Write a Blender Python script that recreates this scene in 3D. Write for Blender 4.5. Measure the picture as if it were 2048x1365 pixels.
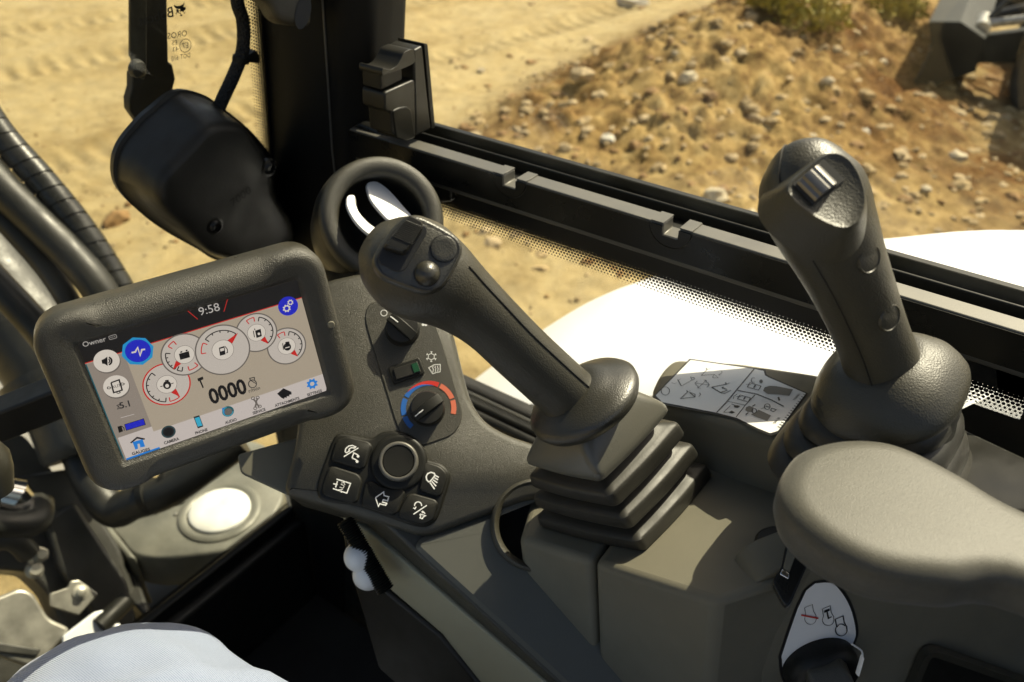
import bpy, bmesh, math, random
import numpy as np
from mathutils import Vector, Matrix, noise as mnoise
random.seed(7); np.random.seed(7)
for o in list(bpy.data.objects): bpy.data.objects.remove(o)
scene = bpy.context.scene
COL = scene.collection
R = math.radians

# ------------------------------------------------------------------ camera
FPX = 1707.0; YAW = R(54); PITCH = R(35)
CAM = np.array([0.0, 0.0, 1.25])
cf = np.array([math.sin(YAW)*math.cos(PITCH), math.cos(YAW)*math.cos(PITCH), -math.sin(PITCH)])
cr = np.array([math.cos(YAW), -math.sin(YAW), 0.0]); cu = np.cross(cr, cf)
cam = bpy.data.cameras.new('camera'); camo = bpy.data.objects.new('camera', cam); COL.objects.link(camo)
camo.matrix_world = Matrix(((cr[0], cu[0], -cf[0], CAM[0]), (cr[1], cu[1], -cf[1], CAM[1]), (cr[2], cu[2], -cf[2], CAM[2]), (0, 0, 0, 1)))
cam.sensor_width = 36; cam.lens = FPX/2048*36; cam.clip_start = 0.01; cam.clip_end = 1000
cam.dof.use_dof = True; cam.dof.focus_distance = 0.63; cam.dof.aperture_fstop = 7.5
scene.camera = camo

# ------------------------------------------------------------------ light
SUN = np.array([0.97, -0.24, 0.0]); SUN /= np.linalg.norm(SUN); EL = R(50)
SUN = np.array([SUN[0]*math.cos(EL), SUN[1]*math.cos(EL), math.sin(EL)])
world = bpy.data.worlds.new('World'); scene.world = world; world.use_nodes = True
nt = world.node_tree; bg = nt.nodes['Background']; sky = nt.nodes.new('ShaderNodeTexSky')
sky.sky_type = 'NISHITA'; sky.sun_disc = False; sky.sun_elevation = EL; sky.sun_rotation = math.atan2(SUN[0], SUN[1])
sky.dust_density = 5.0; sky.ozone_density = 0.4
nt.links.new(sky.outputs[0], bg.inputs[0]); bg.inputs[1].default_value = 0.095
sl = bpy.data.lights.new('sun', 'SUN'); sl.energy = 5.0; sl.angle = R(0.55); sl.color = (1.0, 0.92, 0.75)
so = bpy.data.objects.new('sun', sl); COL.objects.link(so)
so.rotation_euler = Vector(SUN).to_track_quat('Z', 'Y').to_euler(); so.location = (4, -2, 6)
scene.view_settings.view_transform = 'Standard'; scene.view_settings.look = 'None'
EXPO = 0.80
scene.view_settings.exposure = EXPO; scene.view_settings.gamma = 1.0
scene.render.engine = 'CYCLES'
scene.cycles.max_bounces = 10; scene.cycles.transparent_max_bounces = 24

# ------------------------------------------------------------------ survey: photo pixel -> place
def ray(x, y): return cf + cr*(x-1024)/FPX - cu*(y-682.5)/FPX
def at(x, y, D): return CAM + ray(x, y)*D
def onX(x, y, v): q = ray(x, y); return CAM + q*(v-CAM[0])/q[0]
def onY(x, y, v): q = ray(x, y); return CAM + q*(v-CAM[1])/q[1]
def onZ(x, y, v): q = ray(x, y); return CAM + q*(v-CAM[2])/q[2]
def unit(v): v = np.array(v, float); return v/np.linalg.norm(v)
class Plane:
    def __init__(s, p, n, e1=None):
        s.p = np.array(p, float); s.n = unit(n)
        if s.n @ (CAM-s.p) < 0: s.n = -s.n
        e = cr if e1 is None else np.array(e1, float)
        s.e1 = unit(e - s.n*(e@s.n)); s.e2 = np.cross(s.n, s.e1)
    def at(s, x, y, off=0.0):
        q = ray(x, y); k = (s.n@(s.p-CAM))/(s.n@q); return CAM + q*k + s.n*off
    def uv(s, x, y): v = s.at(x, y)-s.p; return np.array([v@s.e1, v@s.e2])
    def to(s, u, v, off=0.0): return s.p + s.e1*u + s.e2*v + s.n*off
def plane3(a, b, c): return Plane(a, np.cross(b-a, c-a))
def zt(ox, oy, sc): return lambda x, y: (ox + x/sc, oy + y/sc)

# ------------------------------------------------------------------ materials
MATS = {}
def srgb(r, g, b): return tuple((c/255/12.92 if c/255 <= .04045 else ((c/255+.055)/1.055)**2.4) for c in (r, g, b))
def mat(name, col, rough=.5, metal=0.0, bump=None, spec=.5, var=None, bump2=None, coat=0, sheen=0, rvar=0, dust=0):
    m = bpy.data.materials.new(name); m.use_nodes = True; MATS[name] = m
    n = m.node_tree.nodes; L = m.node_tree.links; b = n['Principled BSDF']
    b.inputs['Base Color'].default_value = (*col, 1); b.inputs['Roughness'].default_value = rough
    b.inputs['Metallic'].default_value = metal; b.inputs['Specular IOR Level'].default_value = spec
    b.inputs['Coat Weight'].default_value = coat; b.inputs['Sheen Weight'].default_value = sheen
    tc = n.new('ShaderNodeTexCoord')
    if var:
        t = n.new('ShaderNodeTexNoise'); t.inputs['Scale'].default_value = var[1]; t.inputs['Detail'].default_value = 6
        L.new(tc.outputs['Object'], t.inputs['Vector'])
        r = n.new('ShaderNodeValToRGB'); r.color_ramp.elements[0].position = .35; r.color_ramp.elements[1].position = .68
        r.color_ramp.elements[0].color = (*[c*(1-var[0]) for c in col], 1); r.color_ramp.elements[1].color = (*[min(1, c*(1+var[0])) for c in col], 1)
        L.new(t.outputs[0], r.inputs[0]); L.new(r.outputs[0], b.inputs['Base Color'])
    if dust:
        def nz(sc, de):
            t = n.new('ShaderNodeTexNoise'); t.inputs['Scale'].default_value = sc; t.inputs['Detail'].default_value = de; t.inputs['Roughness'].default_value = .7; L.new(tc.outputs['Object'], t.inputs[0]); return t.outputs[0]
        def rng(f, a, b_, lo, hi):
            k = n.new('ShaderNodeMapRange'); k.inputs[1].default_value = a; k.inputs[2].default_value = b_; k.inputs[3].default_value = lo; k.inputs[4].default_value = hi; L.new(f, k.inputs[0]); return k.outputs[0]
        vo = n.new('ShaderNodeTexVoronoi'); vo.inputs['Scale'].default_value = 230; L.new(tc.outputs['Object'], vo.inputs[0])
        sp = rng(vo.outputs['Distance'], .05, .10, .55, 0)
        a1 = n.new('ShaderNodeMath'); a1.operation = 'MULTIPLY'; L.new(sp, a1.inputs[0]); L.new(rng(nz(14, 3), .5, .62, 0, 1), a1.inputs[1])
        a2 = n.new('ShaderNodeMath'); a2.operation = 'ADD'; L.new(a1.outputs[0], a2.inputs[0]); L.new(rng(nz(17, 9), .45, .75, 0, .5), a2.inputs[1])
        a3 = n.new('ShaderNodeMath'); a3.operation = 'MULTIPLY'; a3.inputs[1].default_value = dust; L.new(a2.outputs[0], a3.inputs[0])
        mx = n.new('ShaderNodeMix'); mx.data_type = 'RGBA'; L.new(a3.outputs[0], mx.inputs[0]); mx.inputs[7].default_value = (.30, .25, .17, 1)
        src = b.inputs['Base Color'].links
        if src: L.new(src[0].from_socket, mx.inputs[6])
        else: mx.inputs[6].default_value = (*col, 1)
        L.new(mx.outputs[2], b.inputs['Base Color'])
    if rvar:
        t = n.new('ShaderNodeTexNoise'); t.inputs['Scale'].default_value = 38; t.inputs['Detail'].default_value = 8
        L.new(tc.outputs['Object'], t.inputs['Vector'])
        mr = n.new('ShaderNodeMapRange'); mr.inputs[1].default_value = .3; mr.inputs[2].default_value = .7
        mr.inputs[3].default_value = max(.05, rough-rvar); mr.inputs[4].default_value = min(1, rough+rvar)
        L.new(t.outputs[0], mr.inputs[0]); L.new(mr.outputs[0], b.inputs['Roughness'])
    prev = None
    for bp in (bump, bump2):
        if not bp: continue
        if bp[0] == 'v':
            t = n.new('ShaderNodeTexVoronoi'); t.inputs['Scale'].default_value = bp[1]; out = t.outputs['Distance']
        else:
            t = n.new('ShaderNodeTexNoise'); t.inputs['Scale'].default_value = bp[1]; t.inputs['Detail'].default_value = 3; out = t.outputs[0]
        L.new(tc.outputs['Object'], t.inputs['Vector'])
        k = n.new('ShaderNodeBump'); k.inputs['Strength'].default_value = bp[2]; k.inputs['Distance'].default_value = bp[3]
        L.new(out, k.inputs['Height'])
        if prev: L.new(prev.outputs[0], k.inputs['Normal'])
        prev = k
    if prev: L.new(prev.outputs[0], b.inputs['Normal'])
    return m
def emit(name, rgb, k=1.0):
    m = bpy.data.materials.new(name); m.use_nodes = True; MATS[name] = m
    b = m.node_tree.nodes['Principled BSDF']; c = srgb(*rgb)
    b.inputs['Base Color'].default_value = (.01, .01, .01, 1); b.inputs['Roughness'].default_value = .35; b.inputs['Specular IOR Level'].default_value = .3
    b.inputs['Emission Color'].default_value = (*c, 1); b.inputs['Emission Strength'].default_value = .85*k/2**EXPO
    return m
def glass_mat(name, tint, gl=.05, dust=.02):
    m = bpy.data.materials.new(name); m.use_nodes = True; MATS[name] = m
    n = m.node_tree.nodes; L = m.node_tree.links; n.clear()
    out = n.new('ShaderNodeOutputMaterial'); tr = n.new('ShaderNodeBsdfTransparent'); tr.inputs[0].default_value = (*tint, 1)
    g = n.new('ShaderNodeBsdfGlossy'); g.inputs['Roughness'].default_value = .02
    df = n.new('ShaderNodeBsdfDiffuse'); df.inputs[0].default_value = (.75, .72, .66, 1)
    lwn = n.new('ShaderNodeLayerWeight'); lwn.inputs[0].default_value = .5; fp = n.new('ShaderNodeMath'); fp.operation = 'POWER'; fp.inputs[1].default_value = 4.0; L.new(lwn.outputs['Facing'], fp.inputs[0]); fr = n.new('ShaderNodeMath'); fr.operation = 'MULTIPLY_ADD'; fr.inputs[1].default_value = .5; fr.inputs[2].default_value = .02; L.new(fp.outputs[0], fr.inputs[0])
    tc = n.new('ShaderNodeTexCoord'); t = n.new('ShaderNodeTexNoise'); t.inputs['Scale'].default_value = 9; t.inputs['Detail'].default_value = 9
    t2 = n.new('ShaderNodeTexVoronoi'); t2.inputs['Scale'].default_value = 160
    L.new(tc.outputs['Object'], t.inputs[0]); L.new(tc.outputs['Object'], t2.inputs[0])
    mr = n.new('ShaderNodeMapRange'); mr.inputs[1].default_value = .42; mr.inputs[2].default_value = .75; mr.inputs[3].default_value = 0; mr.inputs[4].default_value = dust
    lt = n.new('ShaderNodeMath'); lt.operation = 'LESS_THAN'; lt.inputs[1].default_value = .06
    ml = n.new('ShaderNodeMath'); ml.operation = 'MULTIPLY_ADD'; ml.inputs[1].default_value = .25*min(1, dust*8)
    L.new(t.outputs[0], mr.inputs[0]); L.new(t2.outputs['Distance'], lt.inputs[0]); L.new(lt.outputs[0], ml.inputs[0]); L.new(mr.outputs[0], ml.inputs[2])
    m1 = n.new('ShaderNodeMixShader'); m2 = n.new('ShaderNodeMixShader')
    L.new(fr.outputs[0], m1.inputs[0]); L.new(tr.outputs[0], m1.inputs[1]); L.new(g.outputs[0], m1.inputs[2])
    L.new(ml.outputs[0], m2.inputs[0]); L.new(m1.outputs[0], m2.inputs[1]); L.new(df.outputs[0], m2.inputs[2]); L.new(m2.outputs[0], out.inputs[0])
    return m
def frit_mat(name, pitch, width, r0, r1):
    """black ceramic dot print: UV in metres, v = distance from the solid band"""
    m = bpy.data.materials.new(name); m.use_nodes = True; MATS[name] = m
    n = m.node_tree.nodes; L = m.node_tree.links; n.clear()
    out = n.new('ShaderNodeOutputMaterial'); tr = n.new('ShaderNodeBsdfTransparent')
    bk = n.new('ShaderNodeBsdfPrincipled'); bk.inputs['Base Color'].default_value = (.006, .006, .006, 1); bk.inputs['Roughness'].default_value = .5
    uv = n.new('ShaderNodeUVMap'); sx = n.new('ShaderNodeSeparateXYZ'); L.new(uv.outputs[0], sx.inputs[0])
    def M(op, a, b=None):
        k = n.new('ShaderNodeMath'); k.operation = op
        for i, v in enumerate((a, b)):
            if v is None: continue
            if isinstance(v, (int, float)): k.inputs[i].default_value = v
            else: L.new(v, k.inputs[i])
        return k.outputs[0]
    rh = pitch*.866
    vr = M('DIVIDE', sx.outputs[1], rh); row = M('FLOOR', vr)
    odd = M('MULTIPLY', M('MODULO', row, 2.0), .5)
    ur = M('ADD', M('DIVIDE', sx.outputs[0], pitch), odd)
    du = M('MULTIPLY', M('SUBTRACT', M('FRACT', ur), .5), pitch)
    dv = M('MULTIPLY', M('SUBTRACT', M('FRACT', vr), .5), rh)
    dist = M('SQRT', M('ADD', M('MULTIPLY', du, du), M('MULTIPLY', dv, dv)))
    rad = M('ADD', M('MULTIPLY', M('DIVIDE', sx.outputs[1], width), (r1-r0)*pitch), r0*pitch)
    fac = M('LESS_THAN', dist, rad)
    mx = n.new('ShaderNodeMixShader'); L.new(fac, mx.inputs[0]); L.new(tr.outputs[0], mx.inputs[1]); L.new(bk.outputs[0], mx.inputs[2]); L.new(mx.outputs[0], out.inputs[0])
    return m

GR = ('n', 2200, .35, .0006)          # fine moulded grain
mat('plastic_dark', (.040, .037, .026), .42, bump=('n', 1500, .6, .0008), rvar=.08, spec=.6, dust=0.066)
mat('plastic_black', (.014, .0135, .011), .42, bump=('n', 1800, .15, .0005), rvar=.08, spec=.4, dust=0.044)
mat('plastic_grey', (.150, .140, .104), .55, spec=.35, bump=GR, rvar=.08, var=(.08, 9), dust=0.066)
mat('plastic_olive', (.34, .32, .22), .6, bump=GR, var=(.1, 6), dust=0.055)
mat('plastic_shelf', (.090, .090, .076), .58, spec=.4, bump=GR, rvar=.06, dust=0.066)
mat('bezel_plastic', (.038, .035, .025), .38, spec=.7, bump=('n', 1300, .7, .0010), rvar=.12, dust=0.077)
mat('rubber_black', (.012, .012, .010), .45, spec=.25, bump=('n', 900, .12, .0006), rvar=.1, dust=0.033)
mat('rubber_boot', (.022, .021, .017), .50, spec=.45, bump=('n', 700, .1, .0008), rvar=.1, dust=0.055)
mat('boot_rubber_sunlit', (.10, .097, .080), .33, bump=('n', 700, .1, .0008), rvar=.08, dust=.04)  # boot rubber made paler: sunlight on the cap put into base colour
mat('grip_leather', (.040, .037, .026), .44, spec=.6, bump=('v', 900, .30, .0006), bump2=('n', 420, .08, .0010), rvar=.08, dust=0.033)
mat('grip_smooth', (.032, .030, .022), .36, spec=.7, bump=('v', 900, .28, .0005), rvar=.08)
mat('vinyl_arm', (.060, .056, .041), .50, bump=('n', 1500, .35, .0006), var=(.10, 500), sheen=.15, dust=0.044)
mat('paint_black', (.009, .009, .008), .30, spec=.35, bump=('n', 160, .06, .001), rvar=.06, dust=0.0275)
mat('pillar_black', (.008, .008, .007), .62, spec=.2, bump=('n', 900, .05, .0004), dust=0.022)
mat('paint_black_matt', (.016, .0155, .013), .48, spec=.4, bump=('n', 400, .1, .001), rvar=.1, dust=0.033)
mat('aluminium_dark', (.125, .12, .105), .45, .3, bump=('n', 900, .1, .0004), rvar=.08, dust=0.11)
mat('steel_worn', (.34, .33, .29), .38, .6, var=(.3, 30), bump=('n', 200, .15, .001))
mat('roller_steel', (.20, .195, .185), .33, .75, bump=('n', 900, .1, .0003))
mat('zinc', (.6, .58, .5), .35, .8, var=(.25, 40))
mat('chrome', (.8, .8, .8), .12, 1.0)
mat('paint_white', (.84, .86, .88), .35, bump=('n', 60, .03, .002), dust=.02)
mat('plastic_white', (.80, .80, .79), .4)
mat('white_cap', (.72, .73, .70), .5, var=(.12, 25), dust=0.11)
mat('print_white', (.8, .8, .78), .5)
mat('print_black', (.012, .012, .012), .45)
mat('print_grey', (.2, .19, .17), .5)
mat('decal_white', (.86, .85, .82), .22, coat=.3)
mat('decal_white_key', (.86, .86, .85), .3, coat=.2)
mat('print_red', (.55, .03, .02), .45)
mat('print_red_pale', (.62, .16, .09), .45)  # lighter red for the right-hand arc segments
mat('print_blue', (.02, .12, .42), .45)
mat('led_green', (.01, .06, .025), .3)
mat('paint_casting', (.16, .16, .135), .45, .1, bump=('n', 90, .3, .002), var=(.25, 14), rvar=.1, dust=0.165)
mat('paint_charcoal', (.04, .04, .036), .45, bump=('n', 120, .25, .002), var=(.3, 12), rvar=.1, dust=0.07)
mat('hose_rubber', (.02, .02, .017), .45, bump=('n', 600, .25, .001), var=(.25, 30), rvar=.1, dust=0.05)
mat('hose_spiral', (.022, .022, .02), .3, bump=('n', 300, .15, .001), rvar=.1, dust=0.04)
mat('braid', (.014, .014, .013), .6, bump=('v', 420, 1.0, .002))
mat('carpet_black', (.020, .018, .015), .8, bump=('n', 300, .8, .003), var=(.5, 6))
def weave():
    m = mat('trouser_cloth', (.60, .62, .68), .85, sheen=.3)
    n = m.node_tree.nodes; L = m.node_tree.links; b = n['Principled BSDF']
    tc = n.new('ShaderNodeTexCoord'); w = n.new('ShaderNodeTexWave'); w.inputs['Scale'].default_value = 230; w.inputs['Distortion'].default_value = .6; w.inputs['Detail'].default_value = 2
    w.bands_direction = 'X'; L.new(tc.outputs['Object'], w.inputs[0])
    no = n.new('ShaderNodeTexNoise'); no.inputs['Scale'].default_value = 900; L.new(tc.outputs['Object'], no.inputs[0])
    ad = n.new('ShaderNodeMath'); ad.operation = 'ADD'; L.new(w.outputs[0], ad.inputs[0]); L.new(no.outputs[0], ad.inputs[1])
    r = n.new('ShaderNodeValToRGB'); r.color_ramp.elements[0].position = .35; r.color_ramp.elements[0].color = (.17, .215, .32, 1)
    r.color_ramp.elements[1].position = 1.1; r.color_ramp.elements[1].color = (.29, .335, .45, 1)
    L.new(ad.outputs[0], r.inputs[0]); L.new(r.outputs[0], b.inputs['Base Color'])
    k = n.new('ShaderNodeBump'); k.inputs['Strength'].default_value = .4; k.inputs['Distance'].default_value = .001
    L.new(ad.outputs[0], k.inputs['Height']); L.new(k.outputs[0], b.inputs['Normal'])
weave()
glass_mat('glass_front', (.90, .90, .84), dust=.05)
glass_mat('glass_side', (.95, .95, .90), dust=.05)
glass_mat('glass_screen', (.97, .97, .97), dust=0.0275)
frit_mat('frit_dots', .0036, .020, .60, .16)
frit_mat('frit_dots_even', .0042, .02, .40, .40)
frit_mat('frit_dots_fine', .0030, .012, .62, .22)
for k_, c_ in dict(scr_bg=(178, 164, 143), scr_bar=(30, 28, 27), scr_col=(150, 138, 126), scr_light=(205, 194, 186), scr_white=(222, 212, 198), scr_dial=(200, 190, 178),
                   scr_red=(205, 42, 36), scr_black=(26, 24, 24), scr_grey=(112, 104, 96), scr_blue=(38, 44, 196), scr_glow=(40, 150, 205), scr_cyan=(60, 175, 205), scr_sky=(40, 130, 215), scr_text=(190, 184, 176), scr_dark=(46, 44, 44), scr_teal=(38, 96, 104)).items(): emit(k_, c_)

# ------------------------------------------------------------------ mesh helpers
ORG = {}
def root(name, loc, label, cat, group=None):
    o = bpy.data.objects.new(name, None); COL.objects.link(o); o.location = Vector(loc); o.empty_display_size = .03
    o['label'] = label; o['category'] = cat
    if group: o['group'] = group
    ORG[o] = np.array(loc, float); return o
def tag(o, label=None, cat=None, group=None, kind=None):
    if label: o['label'] = label
    if cat: o['category'] = cat
    if group: o['group'] = group
    if kind: o['kind'] = kind
    return o
class MB:
    def __init__(s): s.v = []; s.f = []; s.m = []; s.mats = []; s.uv = None
    def add(s, v, f, m):
        if m not in s.mats: s.mats.append(m)
        b = len(s.v); s.v += [tuple(map(float, p)) for p in v]; s.f += [tuple(i+b for i in q) for q in f]; s.m += [s.mats.index(m)]*len(f); return s
    def build(s, name, parent=None, smooth=35, bevel=0, seg=3, sub=0, base=None, recalc=True, bang=30):
        v = np.array(s.v)
        if parent is not None: org = ORG[parent]
        elif base is not None: org = np.array(base, float)
        else: org = np.array([v[:, 0].mean(), v[:, 1].mean(), v[:, 2].min()])
        me = bpy.data.meshes.new(name); me.from_pydata((v-org).tolist(), [], s.f)
        for m in s.mats: me.materials.append(MATS[m])
        me.polygons.foreach_set('material_index', s.m)
        if recalc:
            bm = bmesh.new(); bm.from_mesh(me); bmesh.ops.recalc_face_normals(bm, faces=bm.faces); bm.to_mesh(me); bm.free()
        if smooth:
            me.shade_smooth()
            if smooth < 180: me.set_sharp_from_angle(angle=R(smooth))
        o = bpy.data.objects.new(name, me); COL.objects.link(o); ORG[o] = org
        if parent is not None: o.parent = parent
        else: o.location = Vector(org)
        if bevel:
            b = o.modifiers.new('bevel', 'BEVEL'); b.width = bevel; b.segments = seg; b.limit_method = 'ANGLE'; b.angle_limit = R(bang); b.harden_normals = False
            me.shade_smooth(); me.set_sharp_from_angle(angle=R(60))
        if sub:
            b = o.modifiers.new('sub', 'SUBSURF'); b.levels = sub; b.render_levels = sub
        return o
def loft(mb, rings, m, cap0=True, cap1=True, closed=True):
    n = len(rings[0]); v = [p for r in rings for p in r]; f = []
    for i in range(len(rings)-1):
        for j in range(n if closed else n-1):
            k = (j+1) % n; f.append((i*n+j, i*n+k, (i+1)*n+k, (i+1)*n+j))
    if cap0: f.append(tuple(range(n-1, -1, -1)))
    if cap1: f.append(tuple(range((len(rings)-1)*n, len(rings)*n)))
    return mb.add(v, f, m)
def prism(mb, pts, vec, m):
    pts = [np.array(p, float) for p in pts]; return loft(mb, [pts, [p+np.array(vec) for p in pts]], m)
def box(mb, lo, hi, m):
    lo = np.array(lo, float); hi = np.array(hi, float)
    return prism(mb, [(lo[0], lo[1], lo[2]), (hi[0], lo[1], lo[2]), (hi[0], hi[1], lo[2]), (lo[0], hi[1], lo[2])], (0, 0, hi[2]-lo[2]), m)
def crom(P, n=8, closed=False):
    P = [np.array(p, float) for p in P]; out = []; N = len(P)
    for i in range(N if closed else N-1):
        if closed: a, b, c, d_ = P[(i-1) % N], P[i], P[(i+1) % N], P[(i+2) % N]
        else: a, b, c, d_ = P[max(i-1, 0)], P[i], P[i+1], P[min(i+2, N-1)]
        for k in range(n):
            t = k/n; out.append(.5*((2*b)+(-a+c)*t+(2*a-5*b+4*c-d_)*t*t+(-a+3*b-3*c+d_)*t**3))
    if not closed: out.append(P[-1])
    return out
def fillet(P, r, n=5):
    """round the corners of a closed polygon by radius-like distance r"""
    P = [np.array(p, float) for p in P]; N = len(P); out = []
    for i in range(N):
        a, b, c = P[i-1], P[i], P[(i+1) % N]; rr = r[i] if isinstance(r, (list, tuple)) else r
        da, dc = np.linalg.norm(a-b), np.linalg.norm(c-b)
        q = min(rr, da*.48, dc*.48); s = b+(a-b)/da*q; e = b+(c-b)/dc*q
        for k in range(n+1):
            t = k/n; out.append((1-t)**2*s+2*t*(1-t)*b+t*t*e)
    return out
def frame(t, ref):
    t = unit(t); s = np.cross(t, ref)
    if np.linalg.norm(s) < 1e-6: s = np.cross(t, (1, 0, 0))
    s = unit(s); return t, s, np.cross(s, t)
def sweep(mb, pts, radii, m, seg=16, ref=None, caps=True, sq=2.0, flat=1.0):
    """tube through 3D points; radius per point may be (side, view) pair"""
    pts = [np.array(p, float) for p in pts]; rings = []; N = len(pts)
    ref = np.array(ref if ref is not None else (0.03, .02, 1.0)); ps = None
    for i in range(N):
        t = pts[min(i+1, N-1)]-pts[max(i-1, 0)]
        t, s, w = frame(t, ref)
        if ps is not None and s@ps < 0: s, w = -s, -w
        ps = s
        r = radii[i] if hasattr(radii, '__len__') else radii
        ra, rb = (r if hasattr(r, '__len__') else (r, r*flat))
        ring = []
        for k in range(seg):
            a = 2*math.pi*k/seg; ca, sa = math.cos(a), math.sin(a)
            ring.append(pts[i]+s*ra*math.copysign(abs(ca)**(2/sq), ca)+w*rb*math.copysign(abs(sa)**(2/sq), sa))
        rings.append(ring)
    return loft(mb, rings, m, caps, caps)
def lathe(mb, o, ax, prof, m, seg=40, cap0=True, cap1=True, sx=None, sqp=2.0, rot=0.0):
    """prof: (radius, height along ax)"""
    ax = unit(ax); ref = np.array(sx, float) if sx is not None else (np.array([1, 0, 0]) if abs(ax[0]) < .9 else np.array([0, 1, 0]))
    e1 = unit(ref-ax*(ref@ax)); e2 = np.cross(ax, e1)
    gk = [1.0/(abs(math.cos(2*math.pi*k/seg-rot))**sqp+abs(math.sin(2*math.pi*k/seg-rot))**sqp)**(1/sqp) for k in range(seg)]
    rings = [[o+ax*h+(e1*math.cos(2*math.pi*k/seg)+e2*math.sin(2*math.pi*k/seg))*max(r, 1e-5)*gk[k] for k in range(seg)] for r, h in prof]
    return loft(mb, rings, m, cap0, cap1)
def slab(mb, pl, px, th, m, off=0.0, fl=0.0, n=5):
    P = [pl.at(x, y, off) for x, y in px]
    if fl: P = fillet(P, fl, n)
    return prism(mb, P, -pl.n*th, m)
def inset(P, nrm, dist):
    P = [np.array(p) for p in P]; N = len(P); out = []
    area = sum(np.cross(P[i]-P[0], P[(i+1) % N]-P[0])@nrm for i in range(N)); sg = 1 if area > 0 else -1
    for i in range(N):
        a, b, c = P[i-1], P[i], P[(i+1) % N]; t = c-a; l = np.linalg.norm(t)
        out.append(b+np.cross(nrm, t/l)*dist*sg if l > 1e-9 else b)
    return out
def pad(mb, P, nrm, prof, m, bottom=True):
    """soft edged slab: prof = list of (inset, height)"""
    nrm = unit(nrm); return loft(mb, [[q+nrm*h for q in inset(P, nrm, d_)] for d_, h in prof], m, bottom, True)
# flat print
def fill(mb, pl, px, off, m, fl=0): P = [pl.at(x, y, off) for x, y in px]; P = fillet(P, fl) if fl else P; return mb.add(P, [tuple(range(len(P)))], m)
def stroke3(mb, P, nrm, w, m, closed=False):
    P = [np.array(p, float) for p in P]; N = len(P); v = []; f = []
    for i in range(N):
        a = P[i-1] if (i > 0 or closed) else P[i]; c = P[(i+1) % N] if (i < N-1 or closed) else P[i]
        t1 = P[i]-a; t2 = c-P[i]
        t = (unit(t1) if np.linalg.norm(t1) > 1e-9 else 0)+(unit(t2) if np.linalg.norm(t2) > 1e-9 else 0)
        if np.linalg.norm(t) < 1e-3: t = t2
        s = np.cross(nrm, unit(t)); k = 1.0
        if np.linalg.norm(t1) > 1e-9 and np.linalg.norm(t2) > 1e-9: k = min(1.8, 1/max(.3, abs(np.cross(nrm, unit(t2))@s)))
        v += [P[i]+s*w/2*k, P[i]-s*w/2*k]
    for i in range(N if closed else N-1):
        j = (i+1) % N; f.append((2*i, 2*i+1, 2*j+1, 2*j))
    return mb.add(v, f, m)
def stroke(mb, pl, px, w, off, m, closed=False): return stroke3(mb, [pl.at(x, y, off) for x, y in px], pl.n, w, m, closed)
def disc(mb, pl, c, r, off, m, seg=40, ry=None):
    o = pl.at(*c, off); return mb.add([o+(pl.e1*math.cos(2*math.pi*k/seg)*r+pl.e2*math.sin(2*math.pi*k/seg)*(ry or r)) for k in range(seg)], [tuple(range(seg))], m)
def arc(mb, pl, c, r0, r1, a0, a1, off, m, seg=24, r0b=None, r1b=None):
    o = pl.at(*c, off); v = []
    for k in range(seg+1):
        t = k/seg; a = R(a0+(a1-a0)*t); dd = pl.e1*math.cos(a)+pl.e2*math.sin(a)
        v += [o+dd*(r0+((r0b if r0b is not None else r0)-r0)*t), o+dd*(r1+((r1b if r1b is not None else r1)-r1)*t)]
    return mb.add(v, [(2*k, 2*k+1, 2*k+3, 2*k+2) for k in range(seg)], m)
def glyphs(s, bold=0.0, sp=1.0):
    cu_ = bpy.data.curves.new('t', 'FONT'); cu_.body = s; cu_.size = 1; cu_.offset = bold; cu_.align_x = 'CENTER'; cu_.align_y = 'CENTER'; cu_.resolution_u = 3; cu_.space_character = sp
    ob = bpy.data.objects.new('t', cu_); COL.objects.link(ob); bpy.context.view_layer.update()
    me = bpy.data.meshes.new_from_object(ob.evaluated_get(bpy.context.evaluated_depsgraph_get()))
    v = [(p.co.x, p.co.y) for p in me.vertices]; f = [tuple(q.vertices) for q in me.polygons]
    bpy.data.objects.remove(ob); bpy.data.curves.remove(cu_); bpy.data.meshes.remove(me); return v, f
def text(mb, pl, s, c, right, size, off, m, bold=0.0, mirror=False, sx=1.0, sp=1.0):
    """text centred on photo pixel c, running towards pixel 'right'"""
    v, f = glyphs(s, bold, sp); o = pl.at(*c, off); ex = unit(pl.at(*right)-pl.at(*c)); ey = np.cross(pl.n, ex)
    g = -1 if mirror else 1
    return mb.add([o+ex*a*size*sx*g+ey*b*size for a, b in v], f, m)

# ================================================================== SETTING: GROUND
GZ = -0.75
def gseg(a, b, n): return np.linspace(a, b, n, endpoint=False)
xs = np.concatenate([gseg(-300, -20, 10), gseg(-20, 1.5, 26), gseg(1.5, 8.5, 270), gseg(8.5, 20, 60), gseg(20, 300, 14), [300]])
ys = np.concatenate([gseg(-300, -20, 10), gseg(-20, -1.5, 26), gseg(-1.5, 8.5, 330), gseg(8.5, 20, 60), gseg(20, 300, 14), [300]])
foot = [onZ(*p, GZ)[:2] for p in ((840, 330), (1000, 225), (1150, 140), (1330, 62), (1500, 5), (1600, -40))]
crest = []
fx = cr[:2]/np.linalg.norm(cr[:2])
CR = [(*(onZ(*p, GZ+h)[:2]), h) for p, h in (((920, 325), .05), ((1060, 240), .16), ((1200, 165), .30), ((1340, 95), .46), ((1430, 60), .52), ((1520, 20), .44), ((1620, -40), .40), ((1720, -100), .36))]
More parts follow.
